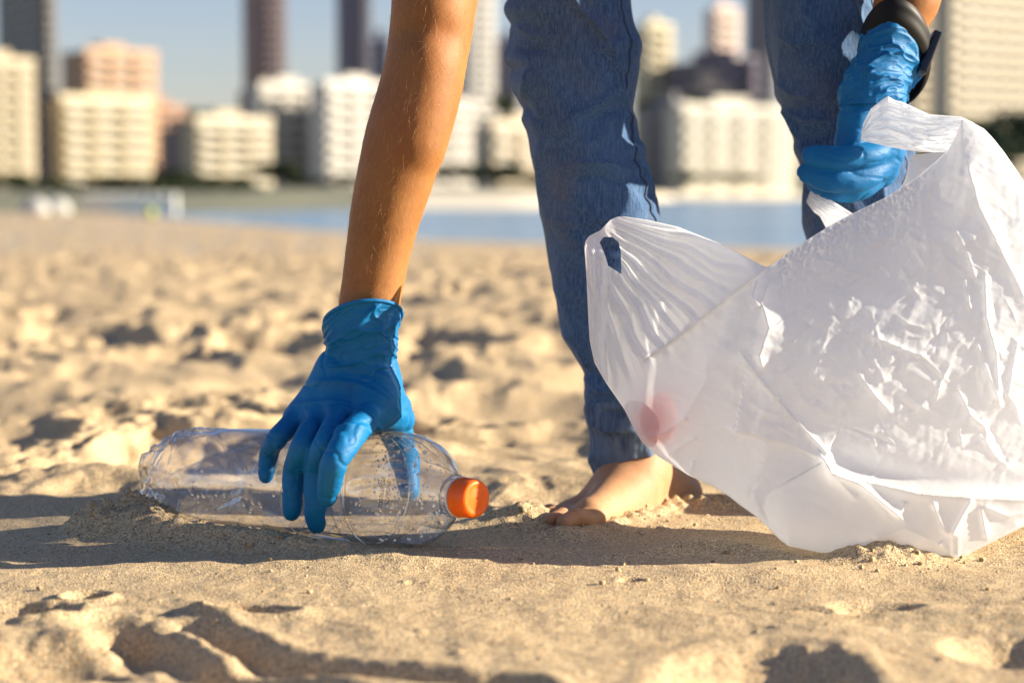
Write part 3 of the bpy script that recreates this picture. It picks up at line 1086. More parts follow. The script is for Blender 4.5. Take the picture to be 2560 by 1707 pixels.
def foot_b(s, A):
    ank = A(2150, 1155, 1.745)
    s.cone(ank, (ank[0] + 0.012, ank[1] + 0.035, 0.024), 0.028, 0.024, 0.014)
    s.cone(ank, (ank[0] + 0.01, ank[1] - 0.075, 0.028), 0.028, 0.024, 0.014)
    s.cone((ank[0] + 0.012, ank[1] + 0.035, 0.022), (ank[0] + 0.02, ank[1] - 0.125, 0.016), 0.022, 0.016, 0.012)
    s.cone((ank[0] + 0.01, ank[1] - 0.075, 0.026), (ank[0] + 0.05, ank[1] - 0.125, 0.014), 0.022, 0.012, 0.012)
    for i in range(5):
        x = ank[0] - 0.0 + i * 0.014
        s.cone((x, ank[1] - 0.125 + 0.006 * abs(i - 1), 0.013), (x + 0.004, ank[1] - 0.165 + 0.010 * abs(i - 1), 0.010), 0.0095 - 0.001 * i, 0.008 - 0.0008 * i, 0.004)


sdf, HEAD, HIP, CH, RS, LS = body()
V, Fc = sdf.mesh('body', 3)
del sdf.g
sf = SDF((0.00, 1.50, -0.03), (0.21, 1.84, 0.16), 0.0016)
foot(sf, P)
sf.chain([P(1590, 1160, 1.702), P(1572, 1010, 1.692)], [0.0268, 0.0235], 0.008)
Vq, Fq = sf.mesh('foot', 3)
Fc = np.concatenate([Fc, Fq + len(V)]); V = np.concatenate([V, Vq])
bo = obj('body', mesh_np('body', V, Fc), M['skin'], person)
bo.data.materials.append(M['foot'])
mi = np.zeros(len(Fc), np.int32); mi[-len(Fq):] = 1
bo.data.polygons.foreach_set('material_index', mi)
BODY_V, BODY_F = V, Fc

def arm_hair():
    V, Fc = BODY_V, BODY_F
    px, py = to_px(V)
    n = vnormals(V, Fc)
    n = n * np.sign((n * (V - V.mean(0))).sum(1).mean())
    ok = np.where((py > -40) & (py < 770) & (px > 850) & (px < 1200) & (V[:, 1] < 1.58) & (n[:, 1] < 0.25))[0]
    rg = np.random.default_rng(4)
    ok = rg.choice(ok, 560, replace=False)
    Vs, Fs = [], []
    for i in ok:
        p = V[i]; nn = n[i]
        dirn = np.array([-0.25, 0.0, -1.0]) + rg.normal(0, 0.35, 3); dirn -= nn * (dirn @ nn); dirn /= np.linalg.norm(dirn)
        ln = rg.uniform(0.005, 0.013); lift = rg.uniform(0.15, 0.5); side = np.cross(nn, dirn)
        bend = rg.normal(0, 0.25)
        w = 0.000045
        k = len(Vs)
        for q in (0, 0.35, 0.7, 1.0):
            c = p + dirn * ln * q + nn * ln * lift * q * (1 - 0.45 * q) + side * ln * bend * q * q
            ww = w * (1 - 0.75 * q)
            Vs += [c + side * ww, c - side * ww * 0.5 + nn * ww, c - side * ww * 0.5 - nn * ww]
        for a_ in range(3):
            for e in range(3):
                e2 = (e + 1) % 3
                Fs.append((k + a_ * 3 + e, k + a_ * 3 + e2, k + a_ * 3 + 3 + e2, k + a_ * 3 + 3 + e))
    m_ = plain('arm_hair', (0.75, 0.50, 0.24), 0.35, 0.2, 200)
    tag(obj('arm_hair', mesh_np('arm_hair', np.array(Vs), np.array(Fs)), m_, person), kind='stuff')


arm_hair()

# shirt and hair (out of frame, they shade the scene)
s2 = SDF((-0.16, 1.44, 0.56), (0.52, 2.08, 1.02), 0.007)
s2.cone(HIP + (-0.06, 0.0, 0), HIP + (0.07, 0, 0), 0.106, 0.106, 0.03)
s2.cone(HIP, CH, 0.112, 0.118, 0.04)
s2.cone(RS, CH + (-0.05, 0, 0), 0.058, 0.088, 0.03)
s2.cone(LS, CH + (0.05, 0, 0), 0.060, 0.088, 0.03)
V, Fc = s2.mesh('shirt', 2)
M['shirt'] = plain('shirt_cotton', (0.55, 0.56, 0.58), 0.9, 0.1, 20)
obj('shirt', mesh_np('shirt', V, Fc), M['shirt'], person)
s3 = SDF(HEAD - 0.16, HEAD + 0.16, 0.006)
s3.ell(HEAD + (0, 0.018, 0.016), (0.082, 0.100, 0.094), 0.01)
s3.ell(HEAD + (0, -0.07, -0.08), (0.055, 0.060, 0.075), 0.01, cut=True)
V, Fc = s3.mesh('hair', 1)
M['hair'] = plain('hair_brown', (0.06, 0.035, 0.02), 0.6, 0.4, 120)
obj('hair', mesh_np('hair', V + 0.004 * gn3(*(V.T * 60))[:, None], Fc), M['hair'], person)


# ---- jeans
def jeans_leg(rows, D0, b0, seed, hem):
    R = []
    for r in rows:
        y, a, b = r[0], r[1], r[2]
        t = r[3] if len(r) > 3 else 0
        sl = r[4] if len(r) > 4 else 0
        R.append(((a + b) / 2, y, (b - a) / 2, float(np.interp(y, D0[0], D0[1])), float(np.interp(y, b0[0], b0[1])), t, sl))
    V, X, Y, t, th = loft(R, 260, 640, 2.15)
    Fc = grid_faces(640, 260, True)
    Vf = V.reshape(-1, 3)
    n = vnormals(Vf, Fc)
    # make normals point outwards
    cen = V.mean(1, keepdims=True)
    sgn = np.sign(((Vf - np.repeat(cen, 260, 1).reshape(-1, 3)) * n).sum(1).mean())
    n = n * sgn
    z = Vf[:, 2]; an = np.broadcast_to(th, X.shape).ravel()
    vis = sst(0.62, 0.40, z)
    ca, sa = np.cos(an), np.sin(an)
    d = 0.0022 * gn3(ca * 0.9 + seed, sa * 0.9, z / 0.06, seed) * vis
    f_a = np.abs(gn3(ca * 0.8 + seed * 2.0, sa * 0.8 + z * 6.0, z / 0.075 + 0.9 * ca, seed + 3))
    ridge_ = np.exp(-(f_a / 0.13) ** 1.6)
    knee = sst(0.13, 0.26, z) + 0.7 * sst(0.10, 0.03, z)
    d = d + 0.0052 * (ridge_ - 0.3) * vis * (0.25 + 0.75 * np.clip(knee, 0, 1))
    f_b = np.abs(gn3(ca * 1.3 + seed, sa * 1.3, z / 0.032 + 1.2 * sa, seed + 8))
    d = d + 0.0008 * np.exp(-(f_b / 0.2) ** 2) * vis * np.clip(knee, 0.2, 1)
    # the trouser leg is not round: a soft crease down the front
    d = d + 0.0005 * gn3(ca * 3, sa * 3, z / 0.03, seed + 5)
    return V, Vf, n, d, X, Y, th, Fc


rowsA = [(-1080, 1215, 1700), (-500, 1238, 1640), (-150, 1268, 1592), (-40, 1284, 1580), (0, 1279, 1574), (20, 1271, 1575), (60, 1291, 1582), (118, 1282, 1604), (150, 1273, 1598), (170, 1289, 1597), (205, 1280, 1591), (245, 1296, 1585), (275, 1304, 1583),
         (300, 1299, 1593), (330, 1311, 1597), (392, 1322, 1610), (451, 1336, 1626), (520, 1354, 1640), (588, 1370, 1652), (659, 1381, 1662), (735, 1396, 1668), (772, 1398, 1670), (828, 1407, 1672), (887, 1436, 1674), (937, 1464, 1674, 0, -0.02), (982, 1461, 1672, 0, -0.05),
         (1040, 1471, 1670, 0, -0.10), (1085, 1480, 1671, 0, -0.16), (1108, 1477, 1672, 2, -0.20), (1126, 1472, 1673, 4, -0.22), (1150, 1480, 1670, 12, -0.24), (1168, 1487, 1664, 18, -0.26)]
rowsB = [(-1080, 1640, 2100), (-500, 1800, 2150), (-150, 1895, 2180), (0, 1919, 2200), (100, 1924, 2225), (200, 1934, 2268), (245, 1938, 2284), (272, 1958, 2284), (320, 1969, 2278), (350, 1983, 2278), (375, 1984, 2280), (407, 1998, 2284), (465, 2010, 2284), (525, 2018, 2276),
         (575, 2020, 2270), (700, 2040, 2262), (850, 2062, 2250), (1000, 2076, 2240), (1085, 2080, 2236)]
def jeans_mesh():
    out = []
    for rows, D0, b0, seed in ((rowsA, ([-1080, -500, 0, 600, 1120], [1.865, 1.76, 1.668, 1.675, 1.700]), ([-1080, 0, 500, 900, 1120], [0.090, 0.056, 0.050, 0.041, 0.037]), 5),
                               (rowsB, ([-1080, -500, 0, 600, 1120], [1.885, 1.78, 1.70, 1.715, 1.745]), ([-1080, 0, 500, 1085], [0.090, 0.058, 0.052, 0.038]), 12)):
        out.append(jeans_leg(rows, D0, b0, seed, None))
    return out


lg = jeans_mesh()


FOLDS = [[([(1338, 150), (1326, 200), (1308, 262)], 12, 0.0050), ([(1300, 262), (1345, 300), (1400, 310)], 14, -0.0035), ([(1556, 205), (1505, 255), (1440, 285), (1395, 330)], 16, 0.0045), ([(1545, 262), (1490, 300), (1470, 360)], 14, -0.0035),
          ([(1590, 436), (1520, 408), (1450, 404), (1390, 420)], 12, 0.0040), ([(1590, 470), (1500, 440), (1420, 446)], 12, -0.0030), ([(1375, 540), (1440, 560), (1530, 545)], 18, 0.0025), ([(1400, 700), (1450, 740), (1540, 750)], 18, 0.0025),
          ([(1405, 820), (1450, 870), (1480, 930)], 14, 0.0040), ([(1462, 935), (1500, 975), (1560, 985)], 12, 0.0035), ([(1465, 985), (1500, 1025), (1580, 1040)], 12, -0.0025), ([(1470, 1045), (1520, 1075), (1600, 1070)], 10, 0.0030),
          ([(1290, 60), (1330, 90), (1400, 95)], 14, 0.0035), ([(1285, 118), (1320, 130), (1372, 120)], 10, -0.0030), ([(1575, 90), (1530, 120), (1480, 118)], 12, 0.0025), ([(1440, 600), (1470, 690), (1480, 800)], 22, 0.0020)],
         [([(1935, 200), (1975, 235), (2040, 245)], 14, 0.0040), ([(1960, 275), (2010, 300), (2080, 300)], 12, 0.0035), ([(1985, 360), (2040, 350), (2100, 330)], 12, -0.0030), ([(1930, 80), (1980, 110), (2060, 100)], 16, 0.0030),
          ([(2275, 255), (2235, 300), (2180, 320)], 14, 0.0040), ([(2275, 395), (2230, 430), (2150, 440)], 14, 0.0035), ([(2015, 440), (2060, 480), (2130, 500)], 14, 0.0030)]]


def jeans_build():
    Vs, Fs, off = [], [], 0
    strips = []
    for i, (V, Vf, n, d, X, Y, th, Fc) in enumerate(lg):
        z = Vf[:, 2]; an = np.broadcast_to(th, X.shape).ravel()
        th0 = -0.55
        da = np.angle(np.exp(1j * (an - th0)))
        puck = np.exp(-(np.abs(da) / 0.26) ** 1.5)
        d = d - 0.0022 * puck * (0.5 + 0.5 * np.sin(z / 0.0034 + 3 * gn2(z / 0.02, 0 * z, 3))) * (an > 0)[...] * 0
        d = d + puck * 0.0034 * gn2(z / 0.010, da * 2.2, 44 + i)
        px, py = to_px(Vf)
        front = (np.sin(an) < 0.25)
        for pts, w_, a_ in FOLDS[i]:
            sd_, dd_, al_ = poly_dist(px, py, pts)
            e_ = sst(0, 0.2, al_) * sst(1, 0.8, al_)
            d = d + front * e_ * a_ * np.exp(-(np.abs(np.where(sd_ > 0, sd_ * 1.5, sd_)) / w_) ** 1.2)
        Vn = Vf + n * d[:, None]
        # sharp seam ledge: back panel steps in
        Vs.append(Vn); Fs.append(Fc + off); off += len(Vn)
        strips.append(Vn.reshape(V.shape)); 
    # seat of the jeans joining both legs
    s4 = SDF((-0.05, 1.74, 0.66), (0.40, 2.10, 1.02), 0.008)
    s4.cone(HIP + (-0.065, 0.01, -0.01), HIP + (0.075, 0.01, -0.01), 0.104, 0.104, 0.03)
    for q in (strips[0][6].mean(0), strips[1][6].mean(0)):
        s4.cone(HIP + ((q[0] - HIP[0]) * 0.6, 0, -0.02), q, 0.098, 0.088, 0.03)
    v4, f4 = s4.mesh('seat', 2)
    Vs.append(v4); Fs.append(f4 + off)
    j = obj('jeans', mesh_np('jeans', np.concatenate(Vs), np.concatenate(Fs)), M['denim'], person)
    return j, strips


jeans, legs = jeans_build()
# hem of the near trouser leg and its side seam
M['hem'] = None
m, nt, b, o = new_mat('denim_hem'); M['hem'] = m
v = coords(nt)
mp = N(nt, 'ShaderNodeMapping', inp={'Scale': (1, 1, 0.1)}); L(nt, v, mp.inputs['Vector'])
L(nt, ramp(nt, noise(nt, mp.outputs[0], 130, 3), [(0.35, (0.03, 0.07, 0.15)), (0.65, (0.14, 0.20, 0.29))]), b.inputs['Base Color'])
b.inputs['Roughness'].default_value = 0.85
L(nt, bump(nt, noise(nt, mp.outputs[0], 220, 3), 0.5, 0.002), b.inputs['Normal'])
for i, g in enumerate(legs):
    rows = g[592:] if i == 0 else g[600:]
    cen = rows.mean(1, keepdims=True)
    out = rows + (rows - cen) / np.linalg.norm(rows - cen, axis=2, keepdims=True) * (0.0018 * np.minimum(1, np.minimum(np.arange(len(rows)) / 4.0, 1.0))[:, None, None] + 0.0004)
    inn = rows[::-1] + (cen - rows)[::-1] * 0.05
    V = np.concatenate([out, inn])
    obj('hem', mesh_np('hem', V, grid_faces(len(V), V.shape[1], True)), M['hem'], jeans)
M['seam'] = plain('seam_thread', (0.035, 0.05, 0.09), 0.8, 0.5, 300)


def tube(path, rad, nseg=8):
    path = np.asarray(path, float)
    T = np.gradient(path, axis=0); T /= np.linalg.norm(T, axis=1, keepdims=True)
    up = np.array([0.3, 1.0, 0.2]); A = np.cross(T, up); A /= np.linalg.norm(A, axis=1, keepdims=True); B = np.cross(T, A)
    th = np.linspace(0, 2 * np.pi, nseg, endpoint=False)
    r = np.broadcast_to(np.asarray(rad, float), (len(path),))
    V = path[:, None] + r[:, None, None] * (np.cos(th)[None, :, None] * A[:, None] + np.sin(th)[None, :, None] * B[:, None])
    return V, grid_faces(len(path), nseg, True)


for i, g in enumerate(legs):
    c = int(round(260 * (1 - 0.55 / (2 * np.pi))))
    pth = g[150:635, c]
    pth = pth + 0.0004 * np.stack([gn2(pth[:, 2] / 0.01, 0 * pth[:, 2], 8)] * 3, -1)
    V, Fc = tube(pth, 0.0011)
    obj('seam', mesh_np('seam', V, Fc), M['seam'], jeans)

# ---- gloves


def glove_fin(name, V, Fc, cuff_rings, seed, label, rim_r=0.0015, cuff_amp=0.0026, folds=()):
    """Join an organic hand with a wrinkled cuff and a rolled rim."""
    n = vnormals(V, Fc)
    w = gn3(V[:, 0] / 0.016, V[:, 1] / 0.016, V[:, 2] / 0.009, seed)
    w2 = np.abs(gn3(V[:, 0] / 0.022 + 5, V[:, 1] / 0.022, V[:, 2] / 0.013, seed + 2))
    V = V + n * (0.00050 * w - 0.0009 * np.exp(-(w2 / 0.10) ** 2))[:, None]
    px, py = to_px(V)
    sg = np.sign((n * (V - V.mean(0))).sum(1).mean())
    n = n * sg
    front = sst(0.1, -0.25, n[:, 1])
    for pts, w_, a_ in folds:
        sd, d_, al_ = poly_dist(px, py, pts)
        e_ = sst(0, 0.15, al_) * sst(1, 0.85, al_)
        V = V + n * (front * e_ * a_ * 1.5 * np.exp(-np.abs(np.where(sd > 0, sd * 2.2, sd)) / w_))[:, None]
    C, X, Y, t, th = loft(cuff_rings, 200, 150)
    cf = grid_faces(150, 200, True)
    Cf = C.reshape(-1, 3)
    nn = vnormals(Cf, cf)
    cen = np.repeat(C.mean(1, keepdims=True), 200, 1).reshape(-1, 3)
    nn = nn * np.sign(((Cf - cen) * nn).sum(1).mean())
    an = np.broadcast_to(th, X.shape).ravel(); tt = np.repeat(t, 200)
    ca, sa = np.cos(an), np.sin(an)
    env = sst(0.0, 0.10, tt)
    q = tt * 2.0 + 0.35 * ca
    f = np.abs(gn3(ca * 1.1 + seed + 1.1 * tt, sa * 1.1, q * 2.0, seed))
    f2 = np.abs(gn3(ca * 1.7 + seed - 1.5 * tt, sa * 1.7 + tt, q * 4.5, seed + 4))
    f3 = np.abs(gn3(ca * 3.5 + seed, sa * 3.5 + 2 * tt, q * 8.0, seed + 6))
    d = env * cuff_amp * (1.0 * np.exp(-(f / 0.22) ** 1.3) + 0.65 * np.exp(-(f2 / 0.20) ** 1.3) + 0.28 * np.exp(-(f3 / 0.2) ** 1.3) - 0.5) + 0.0007 * gn3(ca * 2, sa * 2, tt * 3, seed + 9)
    Cf = Cf + nn * d[:, None]
    C = Cf.reshape(C.shape)
    rim, rf = tube(np.concatenate([C[0], C[0, :1]]), rim_r, 8)
    inn = C[:20:4] + (C[:20:4].mean(1, keepdims=True) - C[:20:4]) * 0.10
    Vs = [V, Cf, rim.reshape(-1, 3), inn.reshape(-1, 3)]
    Fs = [Fc, cf, rf, grid_faces(inn.shape[0], 200, True)]
    off = 0; FF = []
    for v_, f_ in zip(Vs, Fs):
        FF.append(f_ + off); off += len(v_)
    o = obj(name, mesh_np(name, np.concatenate(Vs), np.concatenate(FF)), M['glove'], person)
    o['label'] = label
    return o


def smooth_chain(s, pts, rad, kk, n=7):
    pts = np.array(pts); rad = np.array(rad)
    t = np.concatenate([[0], np.cumsum(np.linalg.norm(np.diff(pts, axis=0), axis=1))])
    q = np.linspace(0, t[-1], n * (len(pts) - 1) + 1)
    pp = np.stack([cr(t, pts[:, i], q) for i in range(3)], -1)
    s.chain(pp, cr(t, rad, q), kk)


def right_hand():
    s = SDF((-0.235, 1.34, -0.01), (-0.03, 1.68, 0.165), 0.0013)

    def fing(js, kk=0.0022):
        pts, rad = [], []
        for (x, y, rp, D) in js:
            r = Pm(rp, 1.475)
            if D is None:
                D = bottle_front(x, y, r)
                if D is None: D = 1.5
            else:
                D = D - 0.011
            pts.append(P(x, y, D)); rad.append(r)
        smooth_chain(s, pts, rad, kk)
        return pts
    # pinky, ring, middle, index (pixel joints; depth from resting on the bottle, unless given)
    fing([(742, 1046, 27, 1.528), (694, 1094, 25, 1.510), (672, 1138, 23.5, None), (664, 1190, 19.5, None)])
    fing([(790, 1050, 29, 1.512), (757, 1112, 28, 1.487), (737, 1180, 27.5, None), (732, 1240, 26, None), (729, 1282, 21.5, None)])
    fing([(843, 1052, 30, 1.500), (812, 1112, 30, 1.472), (790, 1185, 29.5, None), (788, 1255, 28, None), (791, 1312, 23.5, None)])
    fing([(913, 1050, 33, 1.492), (868, 1102, 33, 1.458), (838, 1152, 31.5, 1.447), (825, 1205, 28.5, 1.455), (818, 1246, 22.5, 1.466)])
    # palm and back of the hand
    wr = P(902, 905, 1.528)
    for (x, y, D), r in (((742, 1040, 1.526), 0.0095), ((790, 1036, 1.512), 0.0115), ((845, 1030, 1.504), 0.0125), ((918, 1030, 1.502), 0.0130)):
        s.cone(P(x, y, D), P(880 + (x - 840) * 0.36, 935, 1.524), r, 0.0165, 0.010)
    s.cone(P(858, 930, 1.526), P(938, 925, 1.524), 0.0185, 0.0185, 0.012)
    s.cone(P(862, 985, 1.520), P(950, 985, 1.518), 0.016, 0.0165, 0.012)
    s.cone(P(960, 965, 1.532), P(978, 1040, 1.537), 0.0125, 0.0120, 0.010)
    s.cone(P(930, 1028, 1.500), P(988, 1036, 1.534), 0.0140, 0.0120, 0.010)
    s.cone(P(940, 985, 1.512), P(998, 1050, 1.545), 0.0140, 0.0115, 0.010)
    # thumb over the far side of the bottle
    th = [P(965, 1010, 1.547), P(990, 1078, 1.588), P(1012, 1150, 1.600), P(1024, 1228, 1.588)]
    s.chain(th, [0.0130, 0.0125, 0.0110, 0.0085], 0.006)
    return s.mesh('glove', 4)


V, Fc = right_hand()
glove_fin('glove', V, Fc, [(908, 796, 97, 1.517, 0.0295, 44, -0.12), (906, 822, 93, 1.518, 0.0285, 40, -0.08), (904, 850, 85, 1.519, 0.0270, 30, -0.02), (903, 885, 84, 1.521, 0.0255, 22, 0.02), (898, 915, 89, 1.524, 0.0245, 18, 0.08), (888, 945, 101, 1.526, 0.0235, 16, 0.16), (880, 968, 110, 1.528, 0.0215, 15, 0.22)],
          3, 'blue disposable glove reaching over the bottle', folds=[
              ([(1012, 1056), (985, 1018), (940, 984), (900, 962), (845, 952), (800, 954), (768, 966)], 16, 0.0024),
              ([(885, 1012), (830, 1003), (770, 1006), (728, 1016)], 9, 0.0015),
              ([(966, 1084), (940, 1058), (900, 1032), (860, 1019), (800, 1021)], 9, 0.0016),
              ([(938, 1094), (920, 1074), (890, 1062), (852, 1066), (828, 1092)], 8, 0.0014),
              ([(985, 1000), (940, 960), (900, 940)], 8, 0.0012), ([(812, 925), (860, 918), (930, 930), (985, 950)], 8, 0.0012), ([(700, 1120), (684, 1110)], 6, 0.001)])


def left_hand():
    s = SDF((0.195, 1.51, 0.245), (0.345, 1.71, 0.395), 0.0013)

    def fing(js, kk=0.0030):
        smooth_chain(s, [P(x, y, D) for x, y, r, D in js], [Pm(r, 1.58) for x, y, r, D in js], kk)
    fing([(2215, 372, 27, 1.595), (2160, 392, 27, 1.580), (2090, 396, 26.5, 1.574), (2026, 389, 23, 1.578)])
    fing([(2212, 408, 29, 1.602), (2155, 446, 28, 1.586), (2080, 450, 28, 1.580), (2014, 432, 24, 1.586)])
    fing([(2200, 432, 26, 1.612), (2145, 474, 25, 1.600), (2085, 478, 22, 1.598), (2035, 460, 17, 1.606)])
    fing([(2195, 440, 22, 1.622), (2140, 470, 21, 1.616), (2090, 470, 18, 1.616)])
    # palm, down from the wrist to the knuckles
    s.cone(P(2180, 245, 1.610), P(2222, 372, 1.606), 0.0225, 0.0135, 0.010)
    s.cone(P(2180, 245, 1.614), P(2208, 425, 1.616), 0.0215, 0.0125, 0.010)
    s.cone(P(2150, 240, 1.608), P(2205, 240, 1.608), 0.0165, 0.0175, 0.010)
    # thumb hanging down
    fing([(2150, 262, 44, 1.600), (2136, 310, 35, 1.595), (2122, 372, 31, 1.595), (2110, 420, 25, 1.598)], 0.005)
    return s.mesh('glove', 2)


V, Fc = left_hand()
glove_fin('glove', V, Fc, [(2231, 122, 72, 1.618, 0.028, 82, 0.38), (2222, 150, 72, 1.616, 0.028, 60, 0.42), (2208, 180, 72, 1.614, 0.028, 44, 0.38), (2193, 212, 77, 1.610, 0.028, 30, 0.24), (2183, 245, 80, 1.607, 0.027, 20, 0.10), (2177, 272, 78, 1.606, 0.024, 14, 0.0)],
          8, 'blue disposable glove gripping the bag handle')

# ---- wrist band with a small screen
M['band'] = plain('black_rubber', (0.006, 0.006, 0.0065), 0.5, 0.2, 60, 0.25)
M['screen'] = plain('black_glass', (0.006, 0.006, 0.008), 0.06, 0.1, 10, 0.6)
C, X, Y, t, th = loft([(2244, 100, 82, 1.622, 0.032, 104, 0.15), (2242, 108, 88, 1.622, 0.0335, 104, 0.15), (2238, 130, 91, 1.622, 0.034, 104, 0.15), (2233, 156, 90, 1.622, 0.0335, 102, 0.15), (2231, 166, 84, 1.622, 0.032, 100, 0.15)], 160, 30)
inn = C[::-1] + (C[::-1].mean(1, keepdims=True) - C[::-1]) * 0.07
V = np.concatenate([C, inn, C[:1]])
wb = obj('wrist_band', mesh_np('wrist_band', V, grid_faces(len(V), 160, True)), M['band'], person)
wb['label'] = 'black rubber activity band on the wrist'


def rbox(c, ax, ay, az, hx, hy, hz, bev, name):
    me = bpy.data.meshes.new(name)
    import bmesh
    bm = bmesh.new()
    bmesh.ops.create_cube(bm, size=2.0)
    for v_ in bm.verts:
        v_.co = Vector((v_.co.x * hx, v_.co.y * hy, v_.co.z * hz))
    bmesh.ops.bevel(bm, geom=bm.edges[:], offset=bev, segments=3, affect='EDGES', profile=0.6)
    R = Matrix((ax, ay, az)).transposed()
    for v_ in bm.verts:
        v_.co = R @ v_.co + Vector(c)
    bm.to_mesh(me); bm.free()
    me.polygons.foreach_set('use_smooth', [True] * len(me.polygons))
    return me


p0 = Vector(P(2336, 88, 1.625).tolist()); p1 = Vector(P(2296, 190, 1.617).tolist())
az = (p0 - p1).normalized(); ax = az.cross(Vector((0, 1, 0))).normalized(); ay = az.cross(ax)
if ax.x < 0: ax = -ax; ay = -ay
obj('screen', rbox((p0 + p1) / 2 + ax * 0.000, ax, ay, az, 0.0036, 0.0125, (p0 - p1).length / 2, 0.0016, 'screen'), M['screen'], wb)

# ================================================================== BAG


def crumple(px, py, seed=0):
    """Crumpled-film relief in metres; px, py in photo pixels at the bag: crossing straight folds of limited length."""
    x = px / 3200.0; y = py / 3200.0
    wx = x + 0.004 * fbm2(x / 0.03, y / 0.03, 2, seed + 1); wy = y + 0.004 * fbm2(x / 0.03 + 7, y / 0.03, 2, seed + 2)
    rg = random.Random(seed * 7 + 1)
    h = 0
    for lam, amp, nd in ((0.085, 0.0026, 3), (0.042, 0.0015, 4), (0.022, 0.0011, 7), (0.012, 0.00055, 8), (0.0065, 0.00020, 6)):
        for k in range(nd):
            an = rg.gauss(0.75, 0.7) if rg.random() < 0.65 else rg.uniform(0, 3.14)
            ph = (wx * math.cos(an) + wy * math.sin(an)) / (lam * rg.uniform(0.8, 1.3)) + rg.random() * 9
            ph = ph + 0.28 * gn2(x / (lam * 2.2) + k, y / (lam * 2.2), seed + 60 + k)
            tri = np.abs((ph % 1.0) - 0.5) * 2
            ac = x * math.cos(an) + y * math.sin(an); ll = -x * math.sin(an) + y * math.cos(an)
            msk = sst(0.02, 0.42, gn2(ac / (lam * 1.3) + 3 * k, ll / (lam * 3.6) + lam * 50, seed + 80 + k))
            h = h + amp * msk * (tri - 0.5)
    f1, f2 = worley2(wx / 0.030, wy / 0.034, seed + 3)
    h = h + 0.0005 * (np.minimum(f2 - f1, 0.4) * 1.2 - f1 * f1)
    return h * 0.62


def film_sheet(xs, top, bot, ny, Dfun, rel=None, hole=None):
    v = np.linspace(0, 1, ny)[:, None]
    X = np.repeat(xs[None, :], ny, 0)
    T_ = np.interp(xs, [p[0] for p in top], [p[1] for p in top]); B_ = np.interp(xs, [p[0] for p in bot], [p[1] for p in bot])
    kn = np.exp(-np.linspace(-2, 2, 41) ** 2); kn /= kn.sum()
    Ts_ = np.convolve(np.pad(T_, 20, mode='edge'), kn, 'valid'); Bs_ = np.convolve(np.pad(B_, 20, mode='edge'), kn, 'valid')
    edge_ = np.minimum(1, np.minimum(xs - xs[0], xs[-1] - xs) / 120.0)
    Ts_ = T_ + (Ts_ - T_) * edge_; Bs_ = B_ + (Bs_ - B_) * edge_
    Yp = Ts_[None, :] + (Bs_ - Ts_)[None, :] * v + (T_ - Ts_)[None, :] * sst(0.12, 0.0, v) + (B_ - Bs_)[None, :] * sst(0.90, 1.0, v)
    if hole is not None:       # pull grid points onto the rim of the opening
        rim_ = np.array(HOLE + HOLE[:1], float)
        best = np.full(X.shape, 1e9); bx = X.copy(); by = Yp.copy()
        for (xa_, ya_), (xb_, yb_) in zip(rim_[:-1], rim_[1:]):
            tq = np.clip(((X - xa_) * (xb_ - xa_) + (Yp - ya_) * (yb_ - ya_)) / ((xb_ - xa_) ** 2 + (yb_ - ya_) ** 2), 0, 1)
            qx = xa_ + tq * (xb_ - xa_); qy = ya_ + tq * (yb_ - ya_)
            dq = np.hypot(X - qx, Yp - qy)
            m_ = dq < best
            best = np.where(m_, dq, best); bx = np.where(m_, qx, bx); by = np.where(m_, qy, by)
        thr = 0.62 * (xs[len(xs) // 2 + 1] - xs[len(xs) // 2])
        X = np.where(best < thr, bx, X); Yp = np.where(best < thr, by, Yp)
    D = Dfun(X, Yp, v)
    if rel is not None: D = D - rel(X, Yp, v)
    V = P(X, Yp, D).reshape(-1, 3)
    Fc = grid_faces(ny, len(xs))
    if hole is not None:
        cx = X.ravel()[Fc].mean(1); cyy = Yp.ravel()[Fc].mean(1)
        Fc = Fc[~hole(cx, cyy)]
    return V, Fc


TOP = [(1461, 618), (1464, 602), (1472, 591), (1490, 581), (1500, 577), (1515, 561), (1526, 550), (1540, 543), (1560, 541), (1620, 550), (1695, 567), (1795, 607), (1850, 634), (1882, 651), (1905, 663), (1917, 668), (1932, 660), (1972, 630), (2022, 597), (2065, 570), (2130, 534), (2217, 492), (2295, 442), (2340, 404), (2368, 378),
       (2392, 335), (2404, 300), (2420, 301), (2460, 322), (2482, 345), (2510, 380), (2548, 435), (2600, 520), (2670, 680), (2722, 850), (2740, 950)]
BOT = [(1461, 624), (1466, 690), (1471, 800), (1474, 850), (1486, 907), (1515, 957), (1562, 1025), (1582, 1067), (1605, 1105), (1645, 1140), (1720, 1187), (1782, 1215), (1825, 1242), (1850, 1262), (1899, 1297), (1948, 1347), (1972, 1365), (2050, 1380), (2132, 1388), (2230, 1394), (2322, 1398), (2375, 1387), (2384, 1401), (2395, 1402),
       (2405, 1393), (2460, 1365), (2560, 1315), (2640, 1255), (2700, 1170), (2730, 1060), (2740, 952)]


def in_poly(x, y, pts):
    r = np.zeros(np.shape(x), bool); n = len(pts)
    for i in range(n):
        x1, y1 = pts[i]; x2, y2 = pts[(i + 1) % n]
        c = ((y1 > y) != (y2 > y))
        with np.errstate(divide='ignore', invalid='ignore'):
            r ^= c & (x < (x2 - x1) * (y - y1) / (y2 - y1 + 1e-9) + x1)
    return r


HOLE = [(1499, 606), (1509, 592), (1531, 593), (1546, 605), (1552, 628), (1554, 686), (1536, 674), (1520, 664), (1514, 642), (1507, 624)]


def bag_mid(X, Y):
    return 1.496 - 0.038 * sst(1120, 1400, Y) + 0.016 * sst(1950, 1500, X) * sst(1150, 800, Y)


